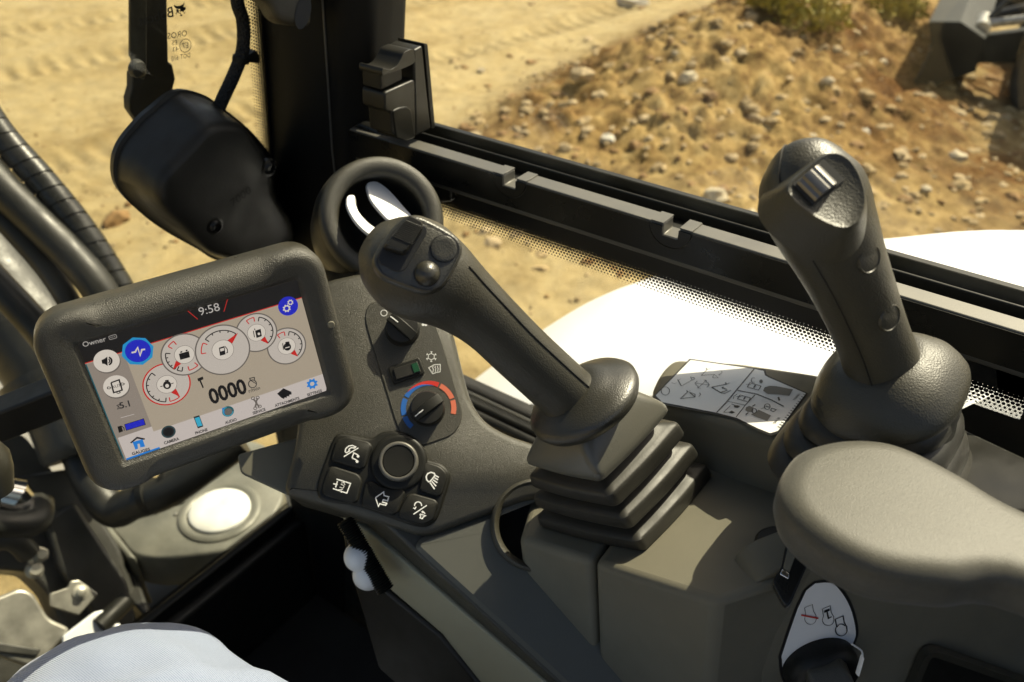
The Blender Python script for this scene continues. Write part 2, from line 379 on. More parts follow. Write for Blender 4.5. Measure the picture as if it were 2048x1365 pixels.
def hmound(X_, Y_):
    best = np.zeros_like(X_)
    P = [np.array(c) for c in CR]
    for i in range(len(P)-1):
        for k in range(8):
            c = P[i]+(P[i+1]-P[i])*k/8
            w = .34+.5*c[2]
            dx, dy = X_-c[0], Y_-c[1]
            side = dx*fx[0]+dy*fx[1]
            ww = np.where(side < 0, w*.75, w*1.55)
            best = np.maximum(best, c[2]*np.exp(-(dx*dx+dy*dy)/(2*ww*ww)))
    return best
RUT = [(*onZ(*a_, GZ)[:2], *onZ(*b_, GZ)[:2]) for a_, b_ in (((-100, 175), (620, 40)), ((-100, 95), (560, -20)), ((760, 150), (1250, 20)))]
GX, GY = np.meshgrid(xs, ys)
HM = hmound(GX, GY)
H = np.zeros_like(GX)
for j in range(GX.shape[0]):
    for i in range(GX.shape[1]):
        x, y = GX[j, i], GY[j, i]
        if abs(x) > 22 or abs(y) > 22: continue
        m = min(1, HM[j, i]*3.2)
        h = mnoise.noise((x*.5, y*.5, 1))*.05
        h += mnoise.noise((x*2.1, y*2.1, 5))*(.014+.07*m)
        h += abs(mnoise.noise((x*6.3, y*6.3, 9)))*(.012+.085*m)
        h += mnoise.noise((x*15, y*15, 3))*(.009+.034*m)
        h += mnoise.noise((x*33, y*33, 7))*(.004+.018*m)
        for (ax_, ay_, bx_, by_) in RUT:
            vx, vy = bx_-ax_, by_-ay_; l = math.hypot(vx, vy); dd = ((x-ax_)*vy-(y-ay_)*vx)/l
            if abs(dd) < .5:
                sg = ((x-ax_)*vx+(y-ay_)*vy)/l; q = math.exp(-(dd/.16)**4)
                h += -.042*q+.024*q*(math.sin(sg*44)*.5+.5)+.026*math.exp(-((abs(dd)-.24)/.07)**2)
        H[j, i] = h
def gz(x, y):
    i = min(max(np.searchsorted(xs, x)-1, 0), len(xs)-2); j = min(max(np.searchsorted(ys, y)-1, 0), len(ys)-2)
    return GZ+(HM+H)[j, i]
gv = np.stack([GX.ravel(), GY.ravel(), (GZ+HM+H).ravel()], 1); nx, ny = len(xs), len(ys)
gf = [(j*nx+i, j*nx+i+1, (j+1)*nx+i+1, (j+1)*nx+i) for j in range(ny-1) for i in range(nx-1)]
def ground_mat():
    m = bpy.data.materials.new('dirt'); m.use_nodes = True; MATS['dirt'] = m
    n = m.node_tree.nodes; L = m.node_tree.links; b = n['Principled BSDF']; b.inputs['Roughness'].default_value = .95; b.inputs['Specular IOR Level'].default_value = .15
    tc = n.new('ShaderNodeTexCoord')
    def nz(s, d, ro=.6):
        t = n.new('ShaderNodeTexNoise'); t.inputs['Scale'].default_value = s; t.inputs['Detail'].default_value = d; t.inputs['Roughness'].default_value = ro; L.new(tc.outputs['Object'], t.inputs[0]); return t.outputs[0]
    def ramp(f, stops):
        r = n.new('ShaderNodeValToRGB'); e = r.color_ramp.elements
        while len(e) < len(stops): e.new(.5)
        for k, (p, c) in zip(e, stops): k.position = p; k.color = (*c, 1)
        L.new(f, r.inputs[0]); return r.outputs[0]
    flat = ramp(nz(2.2, 12, .78), [(.32, (.22, .165, .075)), (.47, (.36, .29, .15)), (.68, (.45, .385, .225))])
    clod = ramp(nz(7, 10, .75), [(.36, (.10, .055, .018)), (.46, (.24, .155, .055)), (.56, (.36, .25, .095)), (.74, (.52, .41, .21))])
    at_ = n.new('ShaderNodeAttribute'); at_.attribute_name = 'soil'
    mx = n.new('ShaderNodeMix'); mx.data_type = 'RGBA'; L.new(at_.outputs['Fac'], mx.inputs[0]); L.new(flat, mx.inputs[6]); L.new(clod, mx.inputs[7])
    damp_shade_attr = n.new('ShaderNodeAttribute'); damp_shade_attr.attribute_name = 'damp_shade'  # mask of damp soil bands plus painted shade on the mound flank
    mm = n.new('ShaderNodeMix'); mm.data_type = 'RGBA'; mm.blend_type = 'MULTIPLY'; mm.inputs[7].default_value = (.34, .22, .13, 1)
    ws = n.new('ShaderNodeMath'); ws.operation = 'MULTIPLY'; L.new(damp_shade_attr.outputs['Fac'], ws.inputs[0])
    wr = n.new('ShaderNodeMapRange'); wr.inputs[1].default_value = .30; wr.inputs[2].default_value = .55; L.new(nz(3, 8, .7), wr.inputs[0]); L.new(wr.outputs[0], ws.inputs[1])
    L.new(ws.outputs[0], mm.inputs[0]); L.new(mx.outputs[2], mm.inputs[6]); L.new(mm.outputs[2], b.inputs['Base Color'])
    k = n.new('ShaderNodeBump'); k.inputs['Strength'].default_value = .8; k.inputs['Distance'].default_value = .012; L.new(nz(60, 6, .7), k.inputs['Height']); L.new(k.outputs[0], b.inputs['Normal'])
ground_mat()
def blob(X_, Y_, px, s):
    out = np.zeros_like(X_)
    P = [onZ(*p, GZ)[:2] for p in px]
    for i in range(len(P)-1):
        for t in np.linspace(0, 1, 9):
            c = P[i]+(P[i+1]-P[i])*t; out = np.maximum(out, np.exp(-((X_-c[0])**2+(Y_-c[1])**2)/(2*s*s)))
    return out
soil = np.clip(HM*6, 0, 1); soil = np.maximum(soil, .75*blob(GX, GY, [(1250, 300), (1500, 420), (1900, 420), (2200, 380)], .8))
soil = np.maximum(soil, .3)
damp_shade = np.maximum(blob(GX, GY, [(1500, 60), (1700, 200), (1900, 330), (2200, 480)], .42), blob(GX, GY, [(1600, 60), (1850, 120), (2100, 250)], .5))
damp_shade = np.maximum(damp_shade, blob(GX, GY, [(1130, 215), (1250, 150), (1340, 100), (1420, 60)], .26))  # shade of the mound's left flank, darkened in the soil colour
damp_shade = np.maximum(damp_shade, .8*blob(GX, GY, [(1420, 130), (1560, 190), (1700, 260), (1800, 360)], .30))
damp_shade = np.maximum(damp_shade, .7*blob(GX, GY, [(930, 320), (1040, 290), (1150, 300)], .22))
g = MB().add(gv, gf, 'dirt').build('ground', smooth=180, base=(0, 0, 0), recalc=False); tag(g, kind='structure')
for nm, arr in (('soil', soil), ('damp_shade', damp_shade)):
    a = g.data.attributes.new(nm, 'FLOAT', 'POINT'); a.data.foreach_set('value', arr.ravel().astype(np.float32))

# stones
def ico():
    bm = bmesh.new(); bmesh.ops.create_icosphere(bm, subdivisions=1, radius=1); v = np.array([p.co[:] for p in bm.verts]); f = [tuple(q.index for q in k.verts) for k in bm.faces]; bm.free(); return v, f
IV, IF = ico()
def ico2():
    bm = bmesh.new(); bmesh.ops.create_icosphere(bm, subdivisions=2, radius=1); v = np.array([p.co[:] for p in bm.verts]); f = [tuple(q.index for q in k.verts) for k in bm.faces]; bm.free(); return v, f
JV, JF = ico2()
mat('stone_dirt', (.32, .235, .115), .95, var=(.35, 25), bump=('n', 80, .5, .004)); mat('stone_pale', (.46, .39, .26), .85, var=(.25, 30), bump=('n', 80, .4, .003)); mat('stone_white', (.56, .52, .42), .8, var=(.15, 30)); mat('stone_tan', (.36, .275, .15), .9, var=(.3, 20), bump=('n', 60, .5, .005)); mat('clod_brown', (.22, .13, .05), .95, var=(.35, 30), bump=('n', 70, .6, .005))
def rock(x, y, r, m, src=(JV, JF), mb=None, sink=.35, flat=.7):
    V, Fc = src; a = random.random()*6.3; ca, sa = math.cos(a), math.sin(a)
    sc = np.array([1+random.uniform(-.2, .3), .85+random.uniform(-.2, .2), flat])
    q = np.array([(1+.34*mnoise.noise(Vector(p*1.7)+Vector((x*9, y*9, 0)))+.15*random.uniform(-1, 1))*p for p in V])*sc*r
    q = np.stack([q[:, 0]*ca-q[:, 1]*sa, q[:, 0]*sa+q[:, 1]*ca, q[:, 2]], 1)+np.array([x, y, gz(x, y)+r*flat*(1-2*sink)])
    return (mb or MB()).add(q, Fc, m)
gmb = MB()
cnt = 0
while cnt < 700:
    px, py = random.uniform(380, 2150), random.uniform(-60, 620)
    if px < 900 and random.random() < .75: continue
    p = onZ(px, py, GZ+.1)
    if np.linalg.norm(p[:2]) > 9 or p[0] < 1.4: continue
    hm = hmound(np.array([p[0]]), np.array([p[1]]))[0]
    if hm < .06 and px < 1250 and random.random() < .7: continue
    r = .009*math.exp(abs(random.gauss(0, .55)))*(1.0 if hm < .1 else 1.35)
    rock(p[0], p[1], r, random.choice(['stone_tan', 'stone_tan', 'clod_brown', 'stone_dirt', 'stone_dirt', 'stone_dirt', 'stone_tan', 'stone_tan']), (IV, IF), gmb); cnt += 1
cnt = 0
while cnt < 700:
    p = onZ(random.uniform(-80, 1150), random.uniform(-40, 520), GZ); cnt += 1
    if p[0] > 1.2: rock(p[0], p[1], random.uniform(.006, .016), random.choice(['stone_dirt', 'clod_brown', 'stone_tan']), (IV, IF), gmb, .5, .6)
cnt = 0
while cnt < 420:
    px, py = random.uniform(850, 2150), random.uniform(-40, 480); p = onZ(px, py, GZ+.2)
    hm = hmound(np.array([p[0]]), np.array([p[1]]))[0]
    if p[0] < 1.6 or np.linalg.norm(p[:2]) > 9 or (hm < .05 and random.random() < .85): continue
    rock(p[0], p[1], random.uniform(.018, .05), random.choice(['stone_dirt', 'stone_dirt', 'clod_brown', 'clod_brown', 'stone_tan']), (JV, JF), gmb, .62, .6); cnt += 1
tag(gmb.build('gravel', smooth=0, recalc=False), 'fine gravel and clods strewn over the tan dirt', 'gravel', kind='stuff')
STN = [(1215, 275, 15, 'stone_white', 'round white stone on the dirt in front of the sliding window rail'),
       (1376, 156, 19, 'stone_pale', 'pale oval stone high on the dirt mound'),
       (1430, 398, 26, 'stone_pale', 'large pale boulder just above the second rail notch'),
       (1530, 242, 10, 'stone_white', 'small white stone right of the mound, nearest the roller joystick'),
       (1553, 226, 8, 'stone_pale', 'tiny pale stone beside a small white stone right of the mound'),
       (1345, 157, 8, 'stone_pale', 'small pale stone just left of the oval stone on the mound'),
       (1130, 296, 16, 'stone_tan', 'flat tan stone left of the round white stone'),
       (945, 275, 18, 'stone_tan', 'angular tan stone at the mound foot by the latch'),
       (962, 140, 10, 'stone_pale', 'lone pale stone on flat ground left of the mound'),
       (1500, 428, 17, 'stone_pale', 'long pale stone near the roller joystick head, right of the large boulder'),
       (1915, 310, 15, 'stone_pale', 'pale stone below the track of the other machine'),
       (1800, 305, 14, 'stone_tan', 'tan stone right of the roller joystick head, above the white hood'),
       (1850, 385, 11, 'stone_pale', 'pale stone above the white hood, lower right of the window'),
       (1920, 355, 13, 'stone_tan', 'brown-tan stone at right above the white hood'),
       (1730, 262, 11, 'stone_white', 'whitish stone directly right of the roller joystick head top'),
       (1160, 340, 9, 'stone_white', 'small whitish stone just above the window rail, below the round stone'),
       (1070, 148, 9, 'stone_tan', 'small tan stone on the mound flank near its left foot'),
       (1625, 268, 9, 'stone_pale', 'small pale stone right above the roller joystick head'),
       (1290, 240, 12, 'stone_tan', 'tan stone at the middle of the mound slope'),
       (1440, 180, 12, 'stone_tan', 'tan clod right of the pale oval stone on the mound'),
       (1645, 215, 10, 'stone_pale', 'pale stone uphill of the roller joystick head'),
       (1580, 150, 9, 'stone_tan', 'tan stone on the dark brown slope'),
       (1765, 130, 9, 'stone_pale', 'pale stone left of the dozer blade of the other machine'),
       (1265, 5, 26, 'stone_white', 'whitish boulder at the top edge of the picture behind the mound'),
       (232, 440, 24, 'clod_brown', 'brown crumbly clod on the flat ground below the wiper motor cover'),
       (250, 272, 11, 'clod_brown', 'small brown clod left of the wiper motor cover'),
       (255, 405, 9, 'clod_brown', 'tiny brown clod right behind the larger clod under the wiper cover')]
for sx_, sy_, sr, sm, lb in STN:
    p = onZ(sx_, sy_, GZ+.05)
    for _ in range(12):
        k = gz(p[0], p[1]); p = onZ(sx_, sy_, k+.02)
    dd = np.linalg.norm(p-CAM)
    if dd > 12: continue
    o = rock(p[0], p[1], sr/FPX*dd, sm).build('clod' if 'clod' in lb else 'stone', smooth=22)
    tag(o, lb, 'clod' if 'clod' in lb else 'stone', 'stones and clods lying on the dirt')

# weeds on the mound
mat('weed_leaf', (.24, .21, .03), .7, var=(.4, 12)); mat('weed_leaf_dry', (.38, .32, .06), .75, var=(.3, 12)); mat('weed_stem', (.12, .10, .03), .8)
for wx, wy, wr, lb in ((1620, 30, .26, 'yellow-green weed clump on top of the dirt mound'), (1790, 22, .22, 'mossy weed clump left of the other machine'), (1540, 12, .14, 'small low weed clump left of the larger weeds')):
    p = onZ(wx, wy, GZ+.4)
    for _ in range(12): p = onZ(wx, wy, gz(p[0], p[1])+.08)
    b0 = np.array([p[0], p[1], gz(p[0], p[1])-.02]); rt = root('weed_clump', b0, lb, 'weeds', 'weed clumps on the mound')
    lm = MB(); sm = MB()
    for k in range(800):
        a = random.random()*6.283; rr = wr*math.sqrt(random.random()); h = (.16+.12*random.random())*(1-.6*(rr/wr)**2)*wr/.3
        c = b0+np.array([rr*math.cos(a), rr*math.sin(a), h*random.random()+.03]); dv = unit((random.gauss(0, 1), random.gauss(0, 1), random.gauss(.6, .6))); sv = unit(np.cross(dv, (random.random(), random.random(), .3))); l = random.uniform(.025, .07)
        lm.add([c, c+dv*l*.5+sv*l*.22, c+dv*l, c+dv*l*.5-sv*l*.22], [(0, 1, 2, 3)], 'weed_leaf' if random.random() < .6 else 'weed_leaf_dry')
        if k % 14 == 0: sweep(sm, [b0+np.array([rr*math.cos(a)*.8, rr*math.sin(a)*.8, 0]), c], .003, 'weed_stem', 5)
    tag(lm.build('foliage', rt, smooth=0, recalc=False), kind='stuff'); tag(sm.build('stems', rt), kind='stuff')

# ================================================================== SETTING: CAB STRUCTURE
def wsy(z): return .93-.15*z
PW = Plane((0, .93, 0), (0, 1, .15))                      # windscreen plane
fl = MB(); box(fl, (-.62, -.7, -.04), (.60, .93, 0), 'carpet_black'); tag(fl.build('floor', bevel=.004), kind='structure')
k = MB(); box(k, (-.62, wsy(.2)-.035, 0.0), (.60, wsy(.2)+.02, .185), 'paint_black_matt'); tag(k.build('wall_front_lower', bevel=.006), kind='structure')
k = MB(); box(k, (.602, -.7, -.04), (.66, .90, .60), 'paint_black_matt'); tag(k.build('wall_right_lower', bevel=.006), kind='structure')
k = MB(); box(k, (-.68, -.7, -.04), (-.622, .90, .55), 'paint_black_matt'); tag(k.build('wall_left_lower', bevel=.006), kind='structure')
k = MB(); box(k, (-.62, -.76, -.04), (.60, -.702, .95), 'paint_black_matt'); tag(k.build('wall_rear_lower', bevel=.006), kind='structure')
rf = MB()
for lo_r, hi_r in (((-.70, -.78, 1.85), (.70, -.40, 1.92)), ((-.70, .50, 1.85), (.70, .72, 1.92)), ((-.70, -.40, 1.85), (-.35, .50, 1.92)), ((.35, -.40, 1.85), (.70, .50, 1.92))): box(rf, lo_r, hi_r, 'paint_black_matt')
roof = tag(rf.build('cab_roof', bevel=.01), kind='structure')
rf = MB(); box(rf, (-.348, -.398, 1.88), (.348, .498, 1.884), 'glass_side'); rf.build('added_skylight', roof, smooth=0)  # skylight added out of view to let in sky fill
def pillar(name, sec, z0, z1, m, lean=.15, bevel=.008):
    mb = MB(); loft(mb, [[(x, y-lean*z, z) for x, y in sec] for z in (z0, z1)], m); return tag(mb.build(name, bevel=bevel, seg=3), kind='structure')
pillar('front_pillar', [(.616, .935), (.598, .865), (.600, .800), (.622, .775), (.675, .775), (.685, .935)], -.02, 1.86, 'pillar_black')
pillar('front_pillar_left', [(-.70, .935), (-.62, .935), (-.60, .80), (-.68, .79)], -.02, 1.86, 'paint_black')
pillar('rear_pillar', [(.60, -.72), (.68, -.72), (.68, -.62), (.60, -.62)], -.02, 1.86, 'paint_black', 0)
pillar('rear_pillar_left', [(-.68, -.72), (-.60, -.72), (-.60, -.62), (-.68, -.62)], -.02, 1.86, 'paint_black', 0)
wl = MB(); sweep(wl, [onX(x, y, .5985) for x, y in ((640, -260), (645, 0), (657, 180), (664, 300), (670, 350))], .0011, 'aluminium_dark', 8); tag(wl.build('pillar_edge_highlight'), kind='structure')  # thin pale strip draws the highlight along the pillar's welded ridge
# side window rail with notches (profile in YZ, extruded in X)
RX0, RX1, RZ0, RZ1 = .600, .619, .886, .917
def yat(px, py, x): return onX(px, py, x)[1]
N1, N2 = yat(1032, 352, .61), yat(1352, 462, .61)
y0, y1 = yat(715, 262, .60)+.012, -.62
prof = [(y0, RZ0), (y0, RZ1)]
NW, ND = .0075, .010
for c in (N1, N2): prof += [(c+NW, RZ1), (c+NW, RZ1-ND), (c-NW, RZ1-ND), (c-NW, RZ1)]
prof += [(y1, RZ1), (y1, RZ0)]
rl = MB(); prism(rl, [(RX0, y, z) for y, z in prof], (RX1-RX0, 0, 0), 'aluminium_dark'); rail = tag(rl.build('window_rail', bevel=.0012, seg=2, base=(RX0, 0, RZ0)), kind='structure')
fc = MB(); prism(fc, [(RX0-.0012, y, z) for y, z in ((y0, RZ0+.001), (y0, RZ1-.0015), (N1+.0202, RZ1-.0015))]+[(RX0-.0012, N1+.0202*math.cos(a), RZ1-.0015-.0185*math.sin(a)) for a in np.linspace(0, math.pi, 15)[1:-1]]
      + [(RX0-.0012, N1-.0202, RZ1-.0015), (RX0-.0012, N2+.0202, RZ1-.0015)]+[(RX0-.0012, N2+.0202*math.cos(a), RZ1-.0015-.0185*math.sin(a)) for a in np.linspace(0, math.pi, 15)[1:-1]]
      + [(RX0-.0012, N2-.0202, RZ1-.0015), (RX0-.0012, y1, RZ1-.0015), (RX0-.0012, y1, RZ0+.001)], (.0012-.0001, 0, 0), 'paint_black')
fc.build('face_strip', rail, smooth=20)
for c in (N1, N2):
    ins = MB(); P = [(c+NW, -.0012), (c+.0195, -.0012)]+[(c+.0195*math.cos(a), -.0012-.018*math.sin(a)) for a in np.linspace(0, math.pi, 19)[1:-1]]+[(c-.0195, -.0012), (c-NW, -.0012), (c-NW, -ND), (c+NW, -ND)]
    prism(ins, [(RX0-.0018, y, RZ1+z) for y, z in P], (.0016, 0, 0), 'paint_black'); ins.build('notch_insert', rail, bevel=.0003, seg=1)
    for s in (1, -1):
        cp = MB(); box(cp, (RX0-.0006, min(c+s*NW, c+s*.0193), RZ1+.0002), (RX1, max(c+s*NW, c+s*.0193), RZ1+.0011), 'aluminium_dark'); cp.build('notch_cap', rail, bevel=.0003, seg=1)
tr = MB()
box(tr, (.621, y1, .872), (.639, y0-.02, .9035), 'rubber_black'); box(tr, (.640, y1, .865), (.6435, y0-.02, .9145), 'rubber_black'); box(tr, (.652, y1, .865), (.660, y0-.02, .921), 'rubber_black')
tag(tr.build('window_track', bevel=.0012, seg=2), kind='structure')
ft = MB(); box(ft, (.604, y1, .8795), (.612, y0, .8845), 'aluminium_dark'); tag(ft.build('rail_lip', bevel=.0012, seg=2), kind='structure')
cs = MB(); slab(cs, Plane((.606, 0, 0), (1, 0, 0)), [(640, 300), (716, 246), (745, 258), (900, 345), (900, 405), (720, 420), (655, 420)], .012, 'paint_black'); tag(cs.build('corner_gusset', bevel=.003), kind='structure')

# ================================================================== WINDOWS
def uvbuild(mb, name, parent, uvs, smooth=0):
    o = mb.build(name, parent, smooth=smooth, recalc=False); l = o.data.uv_layers.new(name='UVMap')
    for i, lp in enumerate(o.data.loops): l.data[i].uv = uvs[lp.vertex_index]
    return o
wr_ = root('windscreen', (0, wsy(.2), .2), 'tinted front windscreen with mirrored maker marks, left of the black pillar', 'window')
gm = MB(); zt0, zb0 = 1.84, .19
prism(gm, [(-.60, wsy(zb0), zb0), (.640, wsy(zb0), zb0), (.640, wsy(zt0), zt0), (-.60, wsy(zt0), zt0)], (0, .005, 0.0007), 'glass_front'); gm.build('glass', wr_, smooth=0)
# dotted frit beside pillar and along the bottom (UV in metres)
XE = PW.at(512, 0)[0]; XE2 = PW.at(540, 260)[0]
def wsp(x, z, off=-.0012): return np.array([x, wsy(z)+off, z])
fr = MB(); fr.add([wsp(XE+.0, 1.62), wsp(XE2, .25), wsp(XE2-.02, .25), wsp(XE-.02, 1.62)], [(0, 1, 2, 3)], 'frit_dots'); uvbuild(fr, 'frit_side', wr_, [(0, 0), (1.37, 0), (1.37, .02), (0, .02)])
sb = MB(); sb.add([wsp(XE, 1.64), wsp(XE2, .22), wsp(.635, .22), wsp(.635, 1.64)], [(0, 1, 2, 3)], 'print_black'); sb.build('frit_band', wr_, smooth=0, recalc=False)
zb1 = PW.at(250, 1262)[2]
fr = MB(); fr.add([wsp(-.59, zb1), wsp(.60, zb1), wsp(.60, zb1+.010), wsp(-.59, zb1+.010)], [(0, 1, 2, 3)], 'frit_dots_fine'); uvbuild(fr, 'frit_bottom', wr_, [(0, 0), (1.19, 0), (1.19, .010), (0, .010)])
sb = MB(); box(sb, (-.60, wsy(.2)-.016, .185), (.60, wsy(.2)-.002, zb1), 'rubber_black'); sb.build('seal', wr_, bevel=.003)
# maker marks printed on the outside, read mirrored from the seat
Zg = zt(240, 0, 6.203); pm = MB(); GO = .0015
def gpx(L_): return [Zg(*p) for p in L_]
for L_ in ([(648, 55), (690, 72), (730, 70), (770, 50), (788, 10), (785, 60), (755, 105), (700, 112), (665, 90)], [(735, 100), (775, 80), (805, 90), (800, 120), (765, 145), (730, 130)], [(680, 110), (722, 118), (715, 160), (690, 150)], [(735, 180), (750, 172), (765, 185), (750, 199), (736, 195)]): fill(pm, PW, gpx(L_), GO, 'print_black')
for L_ in ([(775, 140), (800, 155)], [(770, 150), (790, 170)], [(690, 155), (675, 165)], [(695, 160), (682, 178)], [(730, 120), (742, 165)], [(715, 155), (740, 170)]): stroke(pm, PW, gpx(L_), .0006, GO, 'print_black')
text(pm, PW, 'Bobcat', Zg(440, 205), Zg(900, 75), .014, GO, 'print_black', .01, True)
text(pm, PW, 'OROS', Zg(700, 430), Zg(1000, 380), .0085, GO, 'print_black', .0, True)
text(pm, PW, 'ES', Zg(665, 530), Zg(900, 500), .0068, GO, 'print_black', 0, True); text(pm, PW, '43', Zg(675, 610), Zg(900, 580), .0068, GO, 'print_black', 0, True)
text(pm, PW, 'DOT 610', Zg(745, 705), Zg(1000, 650), .0068, GO, 'print_black', 0, True, sx=.85); text(pm, PW, 'E7', Zg(800, 565), Zg(1000, 540), .0080, GO, 'print_black', 0, True)
o_ = PW.at(*Zg(800, 563), GO); stroke3(pm, [o_+(PW.e1*math.cos(a)+PW.e2*math.sin(a))*.0066 for a in np.linspace(0, 2*math.pi, 40)[:-1]], PW.n, .0007, 'print_black', True)
tag(pm.build('glass_marking', wr_, smooth=0, recalc=False), kind='stuff')

sw = root('sliding_window', (.646, .1, .905), 'clear sliding side window with black latch, above the grey rail', 'window')
gm = MB(); box(gm, (.645, -.60, .900), (.650, onX(740, 100, .645)[1], 1.84), 'glass_side'); gm.build('glass', sw, smooth=0)
PX = Plane((.640, 0, 0), (1, 0, 0))
fm = MB(); slab(fm, PX, [(690, -560), (714, -560), (734, 258), (724, 252)], .018, 'aluminium_dark', off=.008); fm.build('frame', sw, bevel=.001, seg=2)
fm = MB(); slab(fm, PX, [(712, -560), (739, -560), (757, 262), (734, 254)], .014, 'rubber_black', off=.004); fm.build('gasket', sw, bevel=.002)
# latch: side profile in XZ (extruded along Y)
Zl = zt(690, 60, 5.25)
lp = onX(*Zl(880, 700), .640); LY = lp[1]-.004                      # rear face of latch (towards the camera)
PL = Plane((0, LY, 0), (0, -1, 0))
def lprof(L_): return [PL.at(*Zl(*p)) for p in L_]
TH = np.array([0, .030, 0])
body = MB(); prism(body, fillet(lprof([(415, 660), (735, 520), (745, 1120), (660, 1160), (600, 1120), (490, 1100), (480, 860), (420, 855)]), .004), TH, 'plastic_black'); body.build('latch_body', sw, bevel=.0018)
leg = MB(); prism(leg, [p+np.array([0, -.0012, 0]) for p in fillet(lprof([(490, 850), (560, 815), (640, 800), (690, 840), (735, 1130), (650, 1165), (530, 1140)]), .003)], TH*.9, 'rubber_black'); leg.build('latch_leg', sw, bevel=.0015)
lev = MB(); prism(lev, crom(lprof([(395, 480), (400, 405), (470, 420), (540, 380), (590, 300), (620, 240), (715, 205), (735, 300), (730, 345), (640, 395), (520, 440), (430, 470)]), 4, True), TH, 'plastic_black'); lev.build('latch_lever', sw, bevel=.0018)
st = MB(); prism(st, [p+np.array([0, .003, 0]) for p in lprof([(400, 470), (620, 395), (625, 530), (405, 640)])], TH*.8, 'rubber_black'); st.build('latch_stop', sw, bevel=.001)
bk = MB(); prism(bk, fillet(lprof([(722, 215), (815, 165), (905, 1040), (815, 1085), (745, 1115)]), .003), TH*1.12, 'plastic_black'); bk.build('latch_back', sw, bevel=.0025)
bk = MB(); prism(bk, fillet(lprof([(830, 140), (868, 150), (948, 1030), (912, 1040)]), .002), TH*1.15, 'rubber_black'); bk.build('latch_outer_plate', sw, bevel=.002)

lw = root('fixed_side_window', (.632, .1, .61), 'fixed lower side window with dotted black border beneath the rail', 'window')
gm = MB(); prism(gm, [(.631, .63, .60), (.631, -.60, .60), (.631, -.60, .879), (.631, .63, .879)], (.004, 0, 0), 'glass_side'); gm.build('glass', lw, smooth=0)
PG = Plane((.6295, 0, 0), (1, 0, 0))
za = PG.at(890, 402)[2]; zb_ = PG.at(1680, 678)[2]; zf = (za+zb_)/2
sb = MB(); sb.add([(.6295, .66, zf), (.6295, -.60, zf), (.6295, -.60, .885), (.6295, .66, .885)], [(0, 1, 2, 3)], 'print_black'); sb.build('frit_band', lw, smooth=0, recalc=False)
fr = MB(); fr.add([(.6295, .66, zf), (.6295, -.02, zf), (.6295, -.02, zf-.02), (.6295, .66, zf-.02)], [(0, 1, 2, 3)], 'frit_dots'); uvbuild(fr, 'frit_top', lw, [(0, 0), (.68, 0), (.68, .02), (0, .02)])
b0, b1 = PG.at(930, 812), PG.at(1075, 808); zlo = (b0[2]+b1[2])/2
fr = MB(); fr.add([(.6295, .66, zlo), (.6295, .10, zlo), (.6295, .10, zlo+.012), (.6295, .66, zlo+.012)], [(0, 1, 2, 3)], 'frit_dots_fine'); uvbuild(fr, 'frit_bottom', lw, [(0, 0), (.56, 0), (.56, .012), (0, .012)])
fr = MB(); T = [PG.at(1895, 735), PG.at(1995, 783), PG.at(1905, 815)]; fr.add(T, [(0, 1, 2)], 'frit_dots_even'); uvbuild(fr, 'frit_corner', lw, [(p[1]+1, p[2]) for p in T])
sb = MB(); sb.add([PG.at(*p) for p in ((1992, 740), (1996, 784), (1900, 830), (1900, 900), (2150, 960), (2150, 760))], [tuple(range(6))], 'print_black'); sb.build('frit_rear', lw, smooth=0, recalc=False)
sb = MB(); box(sb, (.612, .0, .585), (.628, .66, zlo), 'rubber_black'); sb.build('seal', lw, bevel=.004)

# ================================================================== THE MACHINE OUTSIDE THE CAB
hd = MB(); rings = []
HP = [onX(x, y, 1.0) for x, y in ((960, 752), (1040, 690), (1130, 630), (1200, 592), (1280, 562), (1420, 530), (1600, 503), (1760, 486), (2048, 470))]
HP = [(p[1], p[2]) for p in HP]; HP = [(.90, .10), (.86, .19)]+HP+[(-.25, HP[-1][1]+.06), (-.7, HP[-1][1]+.10)]
for p in crom(HP, 5):
    y, h = p
    rings.append([(.672, y, -.35), (.672, y, h-.05), (.68, y, h-.03), (.70, y, h-.022), (.84, y, h-.004), (.95, y, h), (1.0, y, h-.002), (1.06, y, h-.02), (1.11, y, h-.06), (1.14, y, h-.13), (1.15, y, h-.25), (1.15, y, -.35)])
loft(hd, rings, 'paint_white')
hood = hd.build('machine_hood', smooth=40); tag(hood, 'white rounded engine hood of the machine outside the side windows', 'hood')

PZ = Plane((0, 0, onY(440, 1025, 1.10)[2]), (0, 0, 1)); ZS = PZ.p[2]
rt = root('swing_casting', PZ.at(440, 1025), 'grey painted swing casting with a white round cap, beyond the windscreen foot', 'casting')
Zs = zt(0, 860, 2.703)
out = crom([PZ.at(*Zs(*p)) for p in ((1240, 60), (1460, 100), (1530, 320), (1495, 440), (1400, 560), (1290, 636), (1080, 672), (850, 690), (720, 665), (660, 600), (600, 520), (640, 420), (900, 250))], 5, True)
mb = MB(); pad(mb, out, (0, 0, 1), [(0, -.075), (0, -.008), (.002, -.002), (.006, 0)], 'paint_casting'); mb.build('top_plate', rt, smooth=50)
rib = MB(); P3 = [PZ.at(*Zs(*p)) for p in ((412, 384), (505, 395), (735, 690), (690, 690))]; prism(rib, P3, (0, 0, -.13), 'paint_casting'); rib.build('rib', rt, bevel=.006)
rib = MB(); prism(rib, [PZ.at(*Zs(*p), -.05) for p in ((400, 520), (690, 650), (770, 880), (740, 900))], (0, 0, -.15), 'paint_charcoal'); rib.build('side_plate', rt, bevel=.006)
cc = PZ.at(440, 1025); kk = 1.6/FPX
mb = MB(); lathe(mb, cc, (0, 0, 1), [(80*kk, -.004), (80*kk, .003), (76*kk, .006), (66*kk, .006), (62*kk, .003), (62*kk, -.004)], 'paint_casting', 64, False, False); mb.build('cap_ring', rt, smooth=50)
